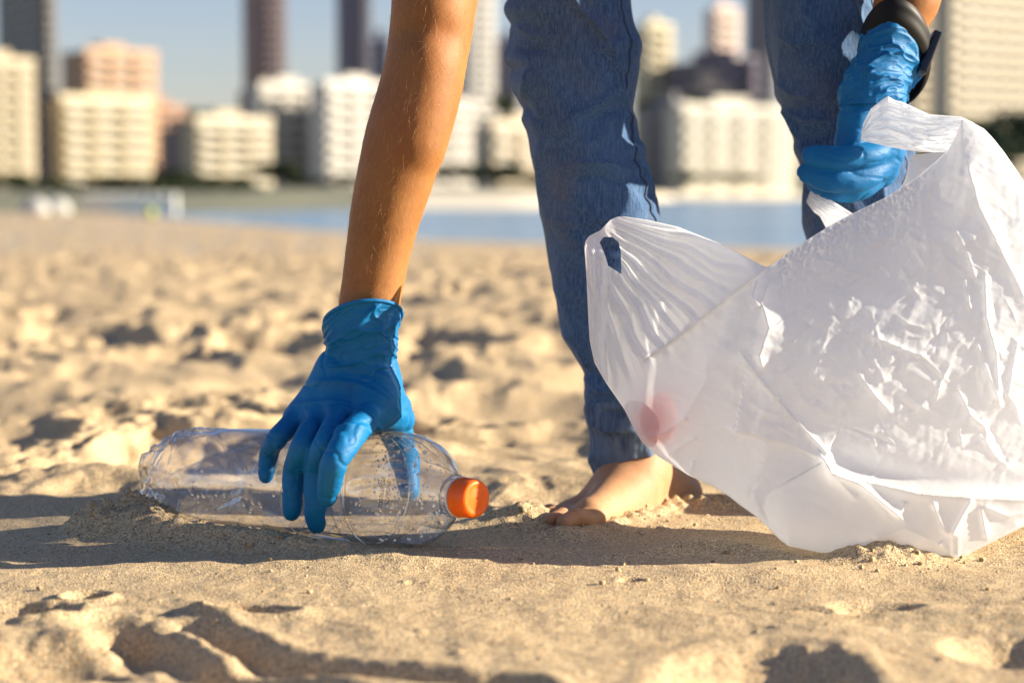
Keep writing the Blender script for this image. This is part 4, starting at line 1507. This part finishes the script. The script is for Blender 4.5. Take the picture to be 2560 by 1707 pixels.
def bag_bulge(X, Y, v):
    u = np.clip((X - 1461) / (2740 - 1461), 0, 1)
    e = np.sqrt(np.clip(4 * v * (1 - v), 0, 1)) ** 1.1 * (4 * u * (1 - u)) ** 0.55
    A = 0.016 + 0.016 * sst(620, 980, Y) * sst(1480, 2050, X) + 0.010 * sst(1500, 1700, X) + 0.006 * sst(1050, 1250, Y)
    return A * e


def bag_back(X, Y, v):
    return bag_bulge(X, Y, v) * (0.45 + 2.05 * sst(850, 1150, Y))


def ridge(X, Y, pts, w, amp, side=0):
    """side 0: sharp symmetric ridge; +-1: a lip that falls off slowly on that side and drops at once on the other."""
    sd, d, al = poly_dist(X, Y, pts)
    end = sst(0, 0.12, al) * sst(1.0, 0.88, al)
    endd = np.exp(-np.maximum(0, d - 3 * w) / w)
    if side == 0:
        return amp * (0.25 + 0.75 * end) * np.exp(-np.abs(d) / w) * np.where((al <= 0) | (al >= 1), endd, 1)
    s_ = sd * side
    f = np.where(s_ > 0, np.exp(-s_ / w), np.exp(-np.abs(s_) / 3.0))
    f = np.where((al <= 0.001) | (al >= 0.999), f * np.exp(-d / 14.0), f)
    return amp * f


def bag_relief(X, Y, v):
    mask_c = sst(1800, 1930, X + 0.20 * (Y - 900)) * sst(1190, 1080, Y - 0.10 * (X - 2060)) * sst(2760, 2600, X)
    upper = sst(1.0, -0.6, (Y - (668 + (1917 - X) * 0.768)) / 60.0) * sst(1940, 1880, X)    # left of and above the notch-to-side fold
    h = crumple(X, Y, 3) * (0.30 + 0.80 * mask_c * sst(0, 0.03, v)) * (1 - 0.75 * upper)
    # pleats fanning out of the left handle
    ph = np.arctan2(Y - 520, X - 1440)
    rr = np.hypot(Y - 560, X - 1490)
    ph = ph + 0.035 * gn2(rr / 90.0, ph * 3, 3)
    tri = np.abs(((ph * 7.6) % 1.0) - 0.5) * 2; tri2 = np.abs(((ph * 15.3 + 0.3) % 1.0) - 0.5) * 2
    fan = upper * sst(25, 110, rr) * sst(520, 300, rr)
    h = h + fan * (0.0052 * tri ** 1.5 * (0.35 + 0.65 * sst(-0.4, 0.5, gn2(ph * 4, rr / 140.0, 5))) + 0.0020 * tri2 + 0.8 * crumple(X * 0.6 + Y * 0.5, Y * 1.4 - X * 0.4, 8))
    # handle strand at the left edge
    st = sst(1545, 1500, X) * sst(585, 640, Y)
    h = h + st * (0.0055 * np.abs(np.sin((X - 1461) / 9.0 + 0.4 * np.sin(Y / 60.0))) + 0.010 * (1 - ((X - 1490) / 32.0) ** 2).clip(0, 1) * sst(1000, 760, Y))
    R = lambda *a, **k: ridge(X, Y, *a, **k)
    h = h + R([(1917, 670), (1850, 722), (1760, 792), (1690, 846), (1628, 890)], 26, 0.0060, side=1)
    h = h + R([(1928, 690), (1905, 755), (1922, 820), (1898, 890), (1908, 930)], 24, 0.0070)
    h = h + R([(1895, 700), (1880, 740), (1900, 770)], 8, 0.005)
    h = h + R([(1850, 880), (1900, 945), (1990, 1050), (2075, 1140)], 6, 0.0035)
    h = h + R([(1837, 1078), (1880, 1086), (1985, 1115), (2062, 1150)], 70, 0.0060, side=-1)
    lip = [(2063, 1150), (2072, 1166), (2100, 1182), (2180, 1206), (2300, 1234), (2430, 1243), (2560, 1249), (2700, 1240)]
    h = h + R(lip, 42, 0.013, side=1)
    sd, d, al = poly_dist(X, Y, lip)
    h = h - 0.008 * np.exp(-((np.abs(sd) - 30) / 34.0) ** 2) * (sd < 0) * sst(2060, 2160, X)
    h = h + R([(2065, 1152), (2080, 1185), (2150, 1210), (2205, 1255), (2262, 1302)], 9, 0.010)
    h = h + R([(2080, 1185), (2120, 1225), (2148, 1250)], 10, 0.004)
    for pts, w, a in (([(2432, 1243), (2405, 1290), (2375, 1345)], 9, 0.010), ([(2265, 1252), (2255, 1275), (2242, 1292)], 6, 0.006), ([(2330, 1250), (2350, 1300), (2372, 1340)], 8, 0.009), ([(2452, 1265), (2460, 1310), (2468, 1348)], 8, 0.008),
                      ([(2345, 1355), (2378, 1385), (2395, 1402)], 8, 0.009), ([(2395, 1398), (2480, 1350), (2560, 1305)], 10, 0.007), ([(2452, 1262), (2520, 1290), (2600, 1275)], 8, 0.008),
                      ([(2180, 1355), (2260, 1320), (2330, 1350)], 14, 0.004), ([(2462, 678), (2466, 790), (2490, 880), (2500, 1010)], 9, 0.008), ([(2410, 690), (2428, 780)], 6, 0.005), ([(2440, 850), (2470, 930), (2500, 1010)], 7, 0.007),
                      ([(2545, 850), (2530, 930), (2520, 1005)], 8, 0.006), ([(2180, 840), (2290, 885), (2318, 892)], 7, 0.007), ([(2395, 975), (2430, 1040), (2470, 1075)], 7, 0.006), ([(2140, 925), (2180, 980), (2228, 1032)], 8, 0.006),
                      ([(2380, 560), (2420, 640), (2440, 700)], 12, 0.006), ([(2415, 400), (2450, 520), (2530, 680), (2570, 760)], 20, 0.010), ([(2300, 470), (2310, 560), (2330, 640)], 16, 0.004),
                      ([(1605, 1100), (1660, 1082), (1720, 1040)], 10, 0.005), ([(1665, 1142), (1710, 1110), (1745, 1090)], 8, 0.003), ([(1725, 1185), (1735, 1150)], 5, 0.003), ([(1700, 1060), (1760, 960), (1830, 850)], 26, 0.006)):
        h = h + R(pts, w * 1.15, a * 0.42)
    rg = random.Random(21)
    for _ in range(120):
        x0 = rg.uniform(1930, 2600); y0 = rg.uniform(560, 1110)
        if y0 < 560 + max(0, (2300 - x0)) * 0.32: continue
        an = rg.gauss(0.95, 0.45) if rg.random() < 0.7 else rg.gauss(2.3, 0.3)
        ln = rg.uniform(30, 120)
        bend = rg.uniform(-0.4, 0.4)
        pts = [(x0, y0), (x0 + ln / 2 * math.cos(an), y0 + ln / 2 * math.sin(an)), (x0 + ln / 2 * (math.cos(an) + math.cos(an + bend)), y0 + ln / 2 * (math.sin(an) + math.sin(an + bend)))]
        h = h + R(pts, rg.uniform(3.5, 8), rg.uniform(0.0004, 0.0013) * rg.choice((1, 1, 1, -1)))
    # ruffled mouth edge to the right of the notch
    edge = np.exp(-(Y - np.interp(X, [p[0] for p in TOP], [p[1] for p in TOP])) / 46.0) * sst(1925, 1960, X) * sst(2360, 2260, X)
    h = h + edge * (0.0045 * np.abs(gn2(X / 17.0, Y / 30.0, 91)) + 0.003 * gn2(X / 8.0, Y / 10.0, 92))
    return h * sst(0.0, 0.012, v + 0.004) * sst(1.0, 0.985, v - 0.004)


bag = empty('plastic_bag', (0.25, 1.5, 0.0))
tag(bag, 'crumpled white translucent plastic carrier bag standing on the sand, held by one handle', 'bag')
xs_f = np.concatenate([np.linspace(1461, 1492, 26)[:-1], np.linspace(1492, 2740, 410)])
Vf_, Ff_ = film_sheet(xs_f, TOP, BOT, 420, lambda X, Y, v: bag_mid(X, Y) - bag_bulge(X, Y, v), bag_relief, lambda x, y: in_poly(x, y, HOLE))
TOPB = [p for p in TOP if p[0] <= 2217] + [(2252, 470), (2266, 440), (2276, 388), (2368, 378)] + [p for p in TOP if p[0] > 2368]
xs_b = np.concatenate([np.linspace(1461, 1492, 14)[:-1], np.linspace(1492, 2740, 220)])
Vb_, Fb_ = film_sheet(xs_b, TOPB, BOT, 220, lambda X, Y, v: bag_mid(X, Y) + bag_back(X, Y, v) + 0.001, lambda X, Y, v: -0.8 * crumple(X, Y, 23) * sst(0, 0.05, v) * sst(1.0, 0.95, v), lambda x, y: in_poly(x, y, HOLE))
me = mesh_np('film', np.concatenate([Vf_, Vb_]), np.concatenate([Ff_, Fb_[:, ::-1] + len(Vf_)]))
obj('film', me, M['film'], bag)


def strap(name, x0, x1, top, bot, D0, thick, seed, n=150):
    xs = np.linspace(x0, x1, n)
    def rel(X, Y, v):
        w = np.abs(gn2(v * 5.0 + X / 160.0, X / 110.0 + 0 * v, seed)); w2 = np.abs(gn2(v * 11.0 + X / 90.0, X / 40.0, seed + 2))
        return (thick * np.sqrt(np.clip(4 * v * (1 - v), 0, 1)) + 0.0045 * (1 - np.minimum(w * 2, 1)) + 0.0018 * (1 - np.minimum(2 * w2, 1)) + crumple(X, Y, seed) * 0.4) * sst(0, 0.03, v) * sst(1, 0.97, v)
    Va, Fa = film_sheet(xs, top, bot, 90, lambda X, Y, v: D0(X), rel)
    Vb, Fb = film_sheet(xs, top, bot, 90, lambda X, Y, v: D0(X) + thick * np.sqrt(np.clip(4 * v * (1 - v), 0, 1)))
    return obj(name, mesh_np(name, np.concatenate([Va, Vb]), np.concatenate([Fa, Fb[:, ::-1] + len(Va)])), M['film'], bag)


strap('handle', 2152, 2436, [(2152, 345), (2157, 312), (2177, 272), (2205, 250), (2220, 241), (2235, 250), (2260, 257), (2322, 286), (2402, 292), (2436, 308)],
      [(2152, 352), (2197, 362), (2255, 374), (2300, 380), (2372, 384), (2395, 377), (2436, 372)], lambda X: 1.574 - 0.00010 * (X - 2152), 0.007, 31)
strap('handle', 2016, 2138, [(2016, 502), (2027, 475), (2045, 482), (2062, 490), (2138, 538)], [(2016, 506), (2034, 530), (2050, 542), (2065, 571), (2100, 566), (2138, 556)],
      lambda X: 1.625 - 0.00045 * (X - 2016), 0.004, 37, 80)

# something red inside the bag, low on the left
M['red'] = plain('red_plastic', (0.92, 0.035, 0.012), 0.5, 0.05, 40)
s5 = SDF((0.06, 1.42, 0.01), (0.20, 1.64, 0.16), 0.002)
x5, y5 = 1645, 1050
v5 = (y5 - np.interp(x5, [p[0] for p in TOP], [p[1] for p in TOP])) / (np.interp(x5, [p[0] for p in BOT], [p[1] for p in BOT]) - np.interp(x5, [p[0] for p in TOP], [p[1] for p in TOP]))
gx, gy = np.meshgrid(np.linspace(x5 - 38, x5 + 38, 21), np.linspace(y5 - 50, y5 + 50, 21))
gv = v5 + (gy - y5) / 540.0
D5 = float(np.percentile(bag_mid(gx, gy) - bag_bulge(gx, gy, gv) - bag_relief(gx, gy, gv), 50))
c5 = P(x5, y5, D5 + 0.0082)
ca5, sa5 = math.cos(0.46), math.sin(0.46)
R5 = [[ca5, sa5, 0], [-sa5, ca5, 0], [0, 0, 1]]          # lies flat against the slanting film
s5.ell(c5, (0.0150, 0.0060, 0.0185), 0.003, R5)
s5.ell(c5 + (0.004, 0.002, 0.010), (0.008, 0.0045, 0.012), 0.003, R5)
V, Fc = s5.mesh('litter', 1)
tag(obj('red_litter', mesh_np('red_litter', V, Fc), M['red']), 'red piece of litter showing through the lower left side of the white bag', 'litter')

# ================================================================== TOWN ACROSS THE BAY


def box_np(c, dx, dy, z0, z1, a0, a1, b0, b1):
    """Box spanned from corner c along unit dirs dx (a0..a1) and dy (b0..b1)."""
    V = []
    for z in (z0, z1):
        for a, b_ in ((a0, b0), (a1, b0), (a1, b1), (a0, b1)):
            V.append((c[0] + dx[0] * a + dy[0] * b_, c[1] + dx[1] * a + dy[1] * b_, z))
    return V, [(0, 3, 2, 1), (4, 5, 6, 7), (0, 1, 5, 4), (1, 2, 6, 5), (2, 3, 7, 6), (3, 0, 4, 7)]


def box_obj(name, mat, parent, *a):
    V, Fc = box_np(*a)
    me = bpy.data.meshes.new(name); me.from_pydata(V, [], Fc); me.update()
    return obj(name, me, mat, parent)


M['glassdark'] = plain('window_glass', (0.24, 0.23, 0.21), 0.35, 0.3, 0.2)
M['roofgrey'] = plain('roof_grey', (0.35, 0.33, 0.31), 0.8, 0.1, 0.3)


def building(name, label, x0, xs, x1, yt, D, col, storeys, rho=42.0, band=None, base=-1.0, roof=True, both=False):
    r = math.radians(rho)
    col = tuple(q * 0.86 for q in col)
    c = P(xs, HZ, D); c = (float(c[0]), float(c[1]))
    top = float(P(xs, yt, D)[2])
    dl = (math.cos(r), math.sin(r)); ds = (-math.sin(r), math.cos(r))
    w1 = max(4.0, (x1 - xs) / F * D / math.cos(r)); w2 = max(6.0, (xs - x0) / F * D / math.sin(r))
    root = empty(name, (c[0], c[1], 0.0))
    tag(root, label, 'building', 'buildings across the bay')
    wall = plain('wall_' + name, col, 0.85, 0.06, 0.15)
    bandm = plain('slab_' + name, band or tuple(min(0.9, q * 1.15) for q in col), 0.8, 0.05, 0.2)
    box_obj('wall', wall, root, c, dl, ds, base, top, 0, w1, 0, w2)
    hgt = top - 2.0
    fh = hgt / storeys
    for i in range(storeys):
        z = 2.0 + i * fh
        box_obj('window_band', M['glassdark'], root, c, dl, ds, z + fh * 0.36, z + fh * 0.80, w1 * 0.06, w1 * 0.94, -0.06, 0.4)
        bal = box_obj('balcony', bandm, root, c, dl, ds, z, z + fh * 0.34, w1 * 0.03, w1 * 0.97, -1.3, -0.1)
        if both:
            box_obj('window_band', M['glassdark'], root, c, dl, ds, z + fh * 0.36, z + fh * 0.80, -0.06, 0.4, w2 * 0.06, w2 * 0.94)
            box_obj('balcony', bandm, root, c, dl, ds, z, z + fh * 0.34, -1.2, -0.1, w2 * 0.04, w2 * 0.96)
    for q in range(1, max(3, int(w1 / 7))):
        a_ = w1 * q / max(3, int(w1 / 7))
        box_obj('pier', wall, root, c, dl, ds, 1.0, top - 0.6, a_ - 0.35, a_ + 0.35, -1.45, -0.05)
    if both:
        for q in (0.12, 0.42, 0.74):
            box_obj('pier', bandm, root, c, dl, ds, 1.0, top - 0.6, -1.5, -0.05, w2 * q, w2 * (q + 0.13))
    if roof:
        box_obj('roof_house', wall, root, c, dl, ds, top + 0.05, top + max(2.2, fh * 0.8), w1 * 0.30, w1 * 0.62, w2 * 0.2, w2 * 0.7)
    box_obj('parapet', bandm, root, c, dl, ds, top - 0.5, top + 0.9, -0.25, w1 + 0.25, -0.25, 0.15)
    return root


CREAM, WHITE, PEACH = (0.56, 0.48, 0.33), (0.60, 0.57, 0.51), (0.56, 0.36, 0.22)
building('apartment_tower', 'tall grey apartment tower with banded balconies at the left edge', -90, 118, 134, -260, 650, (0.26, 0.245, 0.23), 26, 30, (0.36, 0.34, 0.31), both=True)
building('apartment_block', 'cream apartment block cut by the left edge in front of the grey tower', -60, -45, 66, 150, 420, CREAM, 9)
building('hotel_block', 'peach block with dark left side and raised roof', 138, 222, 372, 126, 560, PEACH, 12)
building('apartment_block', 'brown shaded block between the grey tower and the cream banded block', 66, 148, 160, 250, 520, (0.24, 0.19, 0.17), 7, both=True)
building('hotel_block', 'cream block with bold horizontal balcony bands below the peach block', 150, 158, 352, 246, 430, (0.46, 0.38, 0.24), 7, 40, (0.68, 0.60, 0.42))
building('house_block', 'small brown low block right of the peach block', 384, 478, 490, 318, 480, (0.36, 0.27, 0.22), 5)
building('hotel_block', 'broad low cream block with pale top storey', 484, 494, 664, 300, 400, CREAM, 6, 38, (0.66, 0.60, 0.46))
building('apartment_block', 'white apartment block right of the low cream block', 640, 652, 806, 214, 460, WHITE, 8, 40)
building('apartment_block', 'bright white apartment block partly behind the arm', 808, 818, 990, 208, 450, (0.63, 0.61, 0.56), 8, 44)
building('apartment_block', 'white apartment block between the arm and the near trouser leg', 992, 1003, 1178, 250, 470, (0.61, 0.58, 0.53), 7, 40)
building('apartment_tower', 'tall dark tower with reddish stripes left of the arm', 592, 668, 716, -170, 720, (0.15, 0.12, 0.15), 28, 24, (0.36, 0.28, 0.27), both=True)
building('house_block', 'olive brown low block at the foot of the dark tower', 588, 655, 700, 226, 540, (0.30, 0.24, 0.18), 6)
building('apartment_tower', 'slender dark tower close to the left of the arm', 836, 906, 922, -220, 760, (0.13, 0.135, 0.18), 30, 30, (0.24, 0.24, 0.29), both=True)
building('apartment_block', 'dark blue grey block joined to the slender tower by the arm', 918, 962, 972, 98, 780, (0.15, 0.17, 0.24), 12, both=True)
building('apartment_tower', 'pale slim tower between the arm and the near trouser leg', 1160, 1170, 1236, -90, 610, (0.56, 0.55, 0.52), 24)
building('house_block', 'low cream block left of the near trouser leg', 1226, 1234, 1420, 312, 390, (0.57, 0.49, 0.36), 4)
building('apartment_tower', 'bright cream slab tower between the two trouser legs', 1606, 1616, 1684, 62, 640, (0.58, 0.52, 0.36), 15)
building('apartment_block', 'dark violet grey block between the two trouser legs', 1680, 1868, 1884, 146, 620, (0.18, 0.165, 0.21), 10, both=True)
building('apartment_tower', 'pinkish tower rising behind the dark violet block', 1762, 1786, 1852, 22, 790, (0.66, 0.52, 0.45), 18)
building('apartment_tower', 'grey tower touching the far trouser leg', 1868, 1916, 1930, -140, 690, (0.28, 0.28, 0.31), 24, both=True)
building('hotel_block', 'long white low hotel by the water between the trouser legs', 1698, 1708, 2010, 268, 440, (0.61, 0.58, 0.49), 5, 36)
building('house_block', 'grey shaded low block left of the long white hotel', 1606, 1692, 1704, 262, 450, (0.27, 0.265, 0.27), 5, both=True)
building('apartment_tower', 'pale cream tower right of the gloved wrist', 2266, 2278, 2346, -120, 600, (0.58, 0.52, 0.42), 22)
building('apartment_tower', 'very wide cream tower filling the top right corner', 2334, 2372, 2720, -260, 560, (0.57, 0.51, 0.39), 24, 40)

building('apartment_block', 'pale block filling the gap behind the two white blocks left of the arm', 742, 752, 850, 236, 560, (0.55, 0.50, 0.43), 8)
building('apartment_tower', 'greyish lilac tower just left of the near trouser leg', 1236, 1288, 1304, 96, 720, (0.36, 0.34, 0.38), 16, both=True)
building('apartment_block', 'pale grey block behind the low cream block by the near trouser leg', 1176, 1186, 1300, 262, 520, (0.52, 0.50, 0.46), 7)
building('apartment_block', 'terracotta block behind the small brown low block', 356, 372, 452, 268, 620, (0.45, 0.26, 0.17), 7)
building('apartment_block', 'small cream block between the dark violet block and the far trouser leg', 1740, 1752, 1830, 218, 560, (0.55, 0.46, 0.36), 5)
building('apartment_block', 'pale block between the gloved wrist and the pale cream tower', 2180, 2192, 2290, 120, 640, (0.58, 0.54, 0.47), 14)


# ---- trees
def leaf_cloud(seed, n=900, lobes=9):
    rg = np.random.default_rng(seed)
    cs = rg.normal(0, 1, (lobes, 3)); cs /= np.linalg.norm(cs, axis=1, keepdims=True)
    cs = cs * rg.uniform(0.25, 0.75, (lobes, 1)) * np.array([1, 1, 0.7])
    k = rg.integers(0, lobes, n)
    p = rg.normal(0, 1, (n, 3)); p /= np.linalg.norm(p, axis=1, keepdims=True)
    p = cs[k] + p * (rg.uniform(0.2, 1, (n, 1)) ** 0.4) * rg.uniform(0.25, 0.42, (lobes, 1))[k]
    a = rg.normal(0, 1, (n, 3)); a /= np.linalg.norm(a, axis=1, keepdims=True)
    b_ = np.cross(a, rg.normal(0, 1, (n, 3))); b_ /= np.linalg.norm(b_, axis=1, keepdims=True)
    s_ = rg.uniform(0.05, 0.10, (n, 1))
    V = np.stack([p - a * s_ * 1.5, p - b_ * s_ * 0.7, p + a * s_ * 1.5, p + b_ * s_ * 0.7], 1).reshape(-1, 3)
    return mesh_np('crown', V, np.arange(n * 4).reshape(n, 4), False)


M['leaf'] = plain('leaves', (0.045, 0.062, 0.022), 0.7, 0.5, 3.0)
M['bark'] = plain('bark', (0.10, 0.07, 0.045), 0.9, 0.3, 10)
crowns = [leaf_cloud(s_, 1500, 12) for s_ in (1, 2, 3)]
th_ = np.linspace(0, 2 * np.pi, 8, endpoint=False)
zz = np.linspace(-1, 0.4, 8)
tv = np.stack([np.stack([(0.09 - 0.045 * (z + 1)) * np.cos(th_) + 0.04 * math.sin(3 * z), (0.09 - 0.045 * (z + 1)) * np.sin(th_), 0 * th_ + z], -1) for z in zz])
trunk_me = mesh_np('trunk', tv, grid_faces(8, 8, True))


def tree(x, ytop, ybot, w_px, D, label, i, kind='leafy_tree'):
    t = P(x, ytop, D); b_ = P(x, ybot, D)
    hgt = float(t[2] - b_[2])
    root = empty(kind, (float(b_[0]), D, float(b_[2])))
    tag(root, label, 'tree', 'trees along the far promenade')
    cr_o = bpy.data.objects.new('crown', crowns[i % 3]); tr_o = bpy.data.objects.new('trunk', trunk_me)
    if not crowns[i % 3].materials: crowns[i % 3].materials.append(M['leaf'])
    if not trunk_me.materials: trunk_me.materials.append(M['bark'])
    wr = w_px / F * D * 0.85
    for o, sc, z in ((cr_o, (wr, wr * 0.8, hgt * 0.42), hgt * 0.58), (tr_o, (hgt * 0.4, hgt * 0.4, hgt * 0.55), hgt * 0.50)):
        COL.objects.link(o); o.parent = root; o.location = (0, 0, z); o.scale = sc; o.rotation_euler = (0, 0, i * 1.3)
    return root


for i, a in enumerate([
        (20, 425, 500, 110, 150, 'dark green tree at the left edge below the cream block'),
        (300, 436, 482, 130, 300, 'dark bushy tree in front of the cream banded block'),
        (440, 415, 492, 100, 290, 'dark green tree left of the broad low cream block'),
        (560, 435, 486, 120, 290, 'low olive tree in front of the broad low cream block'),
        (700, 390, 478, 120, 320, 'olive green tree in front of the white block left of the arm'),
        (600, 450, 495, 70, 210, 'small dark shrub on the far promenade left of the arm'),
        (1265, 215, 340, 70, 420, 'tall dark tree left of the near trouser leg'),
        (1250, 400, 470, 110, 300, 'low olive tree beside the near trouser leg'),
        (1770, 232, 285, 190, 560, 'dark tree crown over the long white hotel'),
        (1640, 232, 300, 90, 560, 'dark tree behind the grey low block between the legs'),
        (2420, 268, 470, 190, 330, 'large dark tree between the gloved wrist and the wide tower'),
        (2540, 258, 470, 200, 320, 'large dark tree at the right edge below the wide tower'),
        (2640, 262, 470, 180, 330, 'large dark tree outside the bag at the far right'),
        (110, 440, 500, 150, 200, 'broad dark shrub on the shore behind the upturned boats'),
        (350, 448, 500, 130, 215, 'broad olive shrub on the shore right of the picket fence'),
        (420, 456, 502, 100, 190, 'low dark shrub on the shore near the buoy'),
        (780, 440, 480, 130, 300, 'dark shrub at the foot of the white block left of the arm'),
        (1330, 425, 474, 110, 310, 'dark shrub behind the near trouser leg'),
        (1720, 428, 470, 120, 380, 'dark shrub at the left end of the long white hotel'),
        (2480, 330, 470, 200, 280, 'wide dark tree lower in front of the wide tower'),
        (2360, 330, 470, 130, 300, 'dark tree below the pale cream tower by the bag handle'),
        (230, 452, 500, 120, 230, 'low green shrub behind the picket fence on the far left shore'),
        (505, 452, 498, 90, 220, 'low green shrub on the shore left of the small dark shrub'),
        (880, 430, 480, 110, 300, 'low dark tree at the foot of the bright white block by the arm'),
        (1140, 405, 475, 120, 300, 'olive tree on the shore close to the right side of the forearm'),
        (1560, 420, 470, 110, 360, 'dark green tree on the shore just right of the near trouser leg'),
        (1820, 425, 472, 140, 400, 'low green trees in front of the long white hotel'),
        (420, 262, 312, 130, 900, 'dark green tree on the skyline right of the peach block'),
        (530, 268, 312, 130, 900, 'dark green tree on the skyline left of the dark tower')]):
    tree(*a, i)

# ---- white picket fence, boats and a buoy on the far sand
M['whitepaint'] = plain('white_paint', (0.80, 0.78, 0.72), 0.6, 0.05, 2)
fz = -0.90
fr_ = empty('picket_fence', (-22.0, 118.0, fz))
tag(fr_, 'low white picket fence on the far left sand', 'fence')
xa, xb = float(P(212, 500, 118)[0]), float(P(440, 500, 118)[0])
npk = 24
for i in range(npk):
    x = xa + (xb - xa) * i / (npk - 1)
    box_obj('picket', M['whitepaint'], fr_, (x, 118.0), (0.64, 0.77), (-0.77, 0.64), fz - 0.1, fz + 1.12 + 0.03 * (i % 3), -0.07, 0.09, -0.03, 0.03)
for z in (0.3, 0.8):
    box_obj('rail', M['whitepaint'], fr_, (xa, 118.05), (1, 0), (0, 1), fz + z, fz + z + 0.09, 0, xb - xa, 0, 0.05)


M['boatpaint'] = plain('boat_paint', (0.50, 0.50, 0.47), 0.6, 0.1, 2)


def boat(x, D, ln, label):
    c = P(x, 500, D)
    root = empty('rowing_boat', (float(c[0]), D, fz))
    tag(root, label, 'boat', 'white boats on the far sand')
    u = np.linspace(-1, 1, 25)[:, None]; v = np.linspace(0, np.pi, 13)[None, :]
    w = 0.55 * (1 - np.abs(u) ** 2.6) + 0.01
    V = np.stack([u * ln / 2 + 0 * v + c[0], D + w * np.cos(v), fz - 0.03 + (0.95 - 0.18 * u * u) * (w / 0.56) ** 0.5 * np.sin(v)], -1)
    obj('hull', mesh_np('hull', V, grid_faces(25, 13)), M['boatpaint'], root)
    kv, kf = tube(np.stack([u[:, 0] * ln / 2 * 0.96 + c[0], 0 * u[:, 0] + D, fz + (0.93 - 0.18 * u[:, 0] ** 2)], -1), 0.035)
    obj('keel', mesh_np('keel', kv, kf), M['roofgrey'], root)


boat(88, 124, 1.9, 'white upturned boat on the far sand nearest the left edge')
boat(140, 126, 1.9, 'white upturned boat on the far sand close to the picket fence')
M['lime'] = plain('lime_plastic', (0.40, 0.48, 0.08), 0.6, 0.1, 3)
c = P(376, 548, 98)
bu = empty('buoy', (float(c[0]), 98.0, fz)); tag(bu, 'small lime green buoy at the left end of the water', 'buoy')
tt_ = np.linspace(0, np.pi, 14)[:, None]; pp_ = np.linspace(0, 2 * np.pi, 20, endpoint=False)[None, :]
V = np.stack([c[0] + 0.27 * np.sin(tt_) * np.cos(pp_), 98 + 0.27 * np.sin(tt_) * np.sin(pp_), fz + 0.22 + 0.26 * np.cos(tt_) + 0 * pp_], -1)
obj('float_body', mesh_np('float_body', V, grid_faces(14, 20, True)), M['lime'], bu)
V, Fc = tube(np.array([[c[0] + 0.11 * math.cos(a), 98 + 0.11 * math.sin(a), fz + 0.55 + 0.1 * math.sin(a)] for a in np.linspace(0, 6.28, 24)]), 0.03)
obj('ring', mesh_np('ring', V, Fc), M['roofgrey'], bu)


# ---- loose crumbs of sand and shell lying around the bottle, the foot and the bag
def crumbs():
    rg = np.random.default_rng(31)
    base = np.array([(math.cos(a) * math.cos(e), math.sin(a) * math.cos(e), math.sin(e)) for e in (-0.5, 0.55) for a in np.arange(6) * math.pi / 3 + e] + [(0, 0, -1), (0, 0, 1)])
    f_ = []
    for j in range(6):
        k = (j + 1) % 6
        f_ += [(j, k, 6 + k), (j, 6 + k, 6 + j), (12, k, j), (13, 6 + j, 6 + k)]
    f_ = np.array(f_)
    spots = []
    for cx_, cy_, sx, sy, n in ((-0.30, 1.545, 0.05, 0.02, 34), (-0.20, 1.485, 0.09, 0.02, 30), (0.03, 1.58, 0.05, 0.02, 26), (0.12, 1.63, 0.05, 0.03, 24), (0.27, 1.42, 0.07, 0.02, 40), (0.0, 1.36, 0.30, 0.07, 90), (0.0, 1.9, 0.5, 0.15, 60)):
        spots.append(np.stack([rg.normal(cx_, sx, n), rg.normal(cy_, sy, n)], -1))
    sp = np.concatenate(spots)
    zz_ = sand_h(sp[:, 0], sp[:, 1])
    r = np.exp(rg.normal(math.log(0.0011), 0.5, len(sp)))
    Vs = []
    for i in range(len(sp)):
        q = base * (1 + rg.uniform(-0.3, 0.3, (14, 1))) * r[i] * np.array([1.2, 1.0, 0.75])
        Vs.append(q + np.array([sp[i, 0], sp[i, 1], zz_[i] + 0.35 * r[i]]))
    V = np.concatenate(Vs)
    Fc = np.concatenate([f_ + 14 * i for i in range(len(sp))])
    tag(obj('sand_crumbs', mesh_np('sand_crumbs', V, Fc, True), M['sand']), 'loose crumbs of sand lying around the bottle, foot and bag', 'sand', kind='stuff')


crumbs()
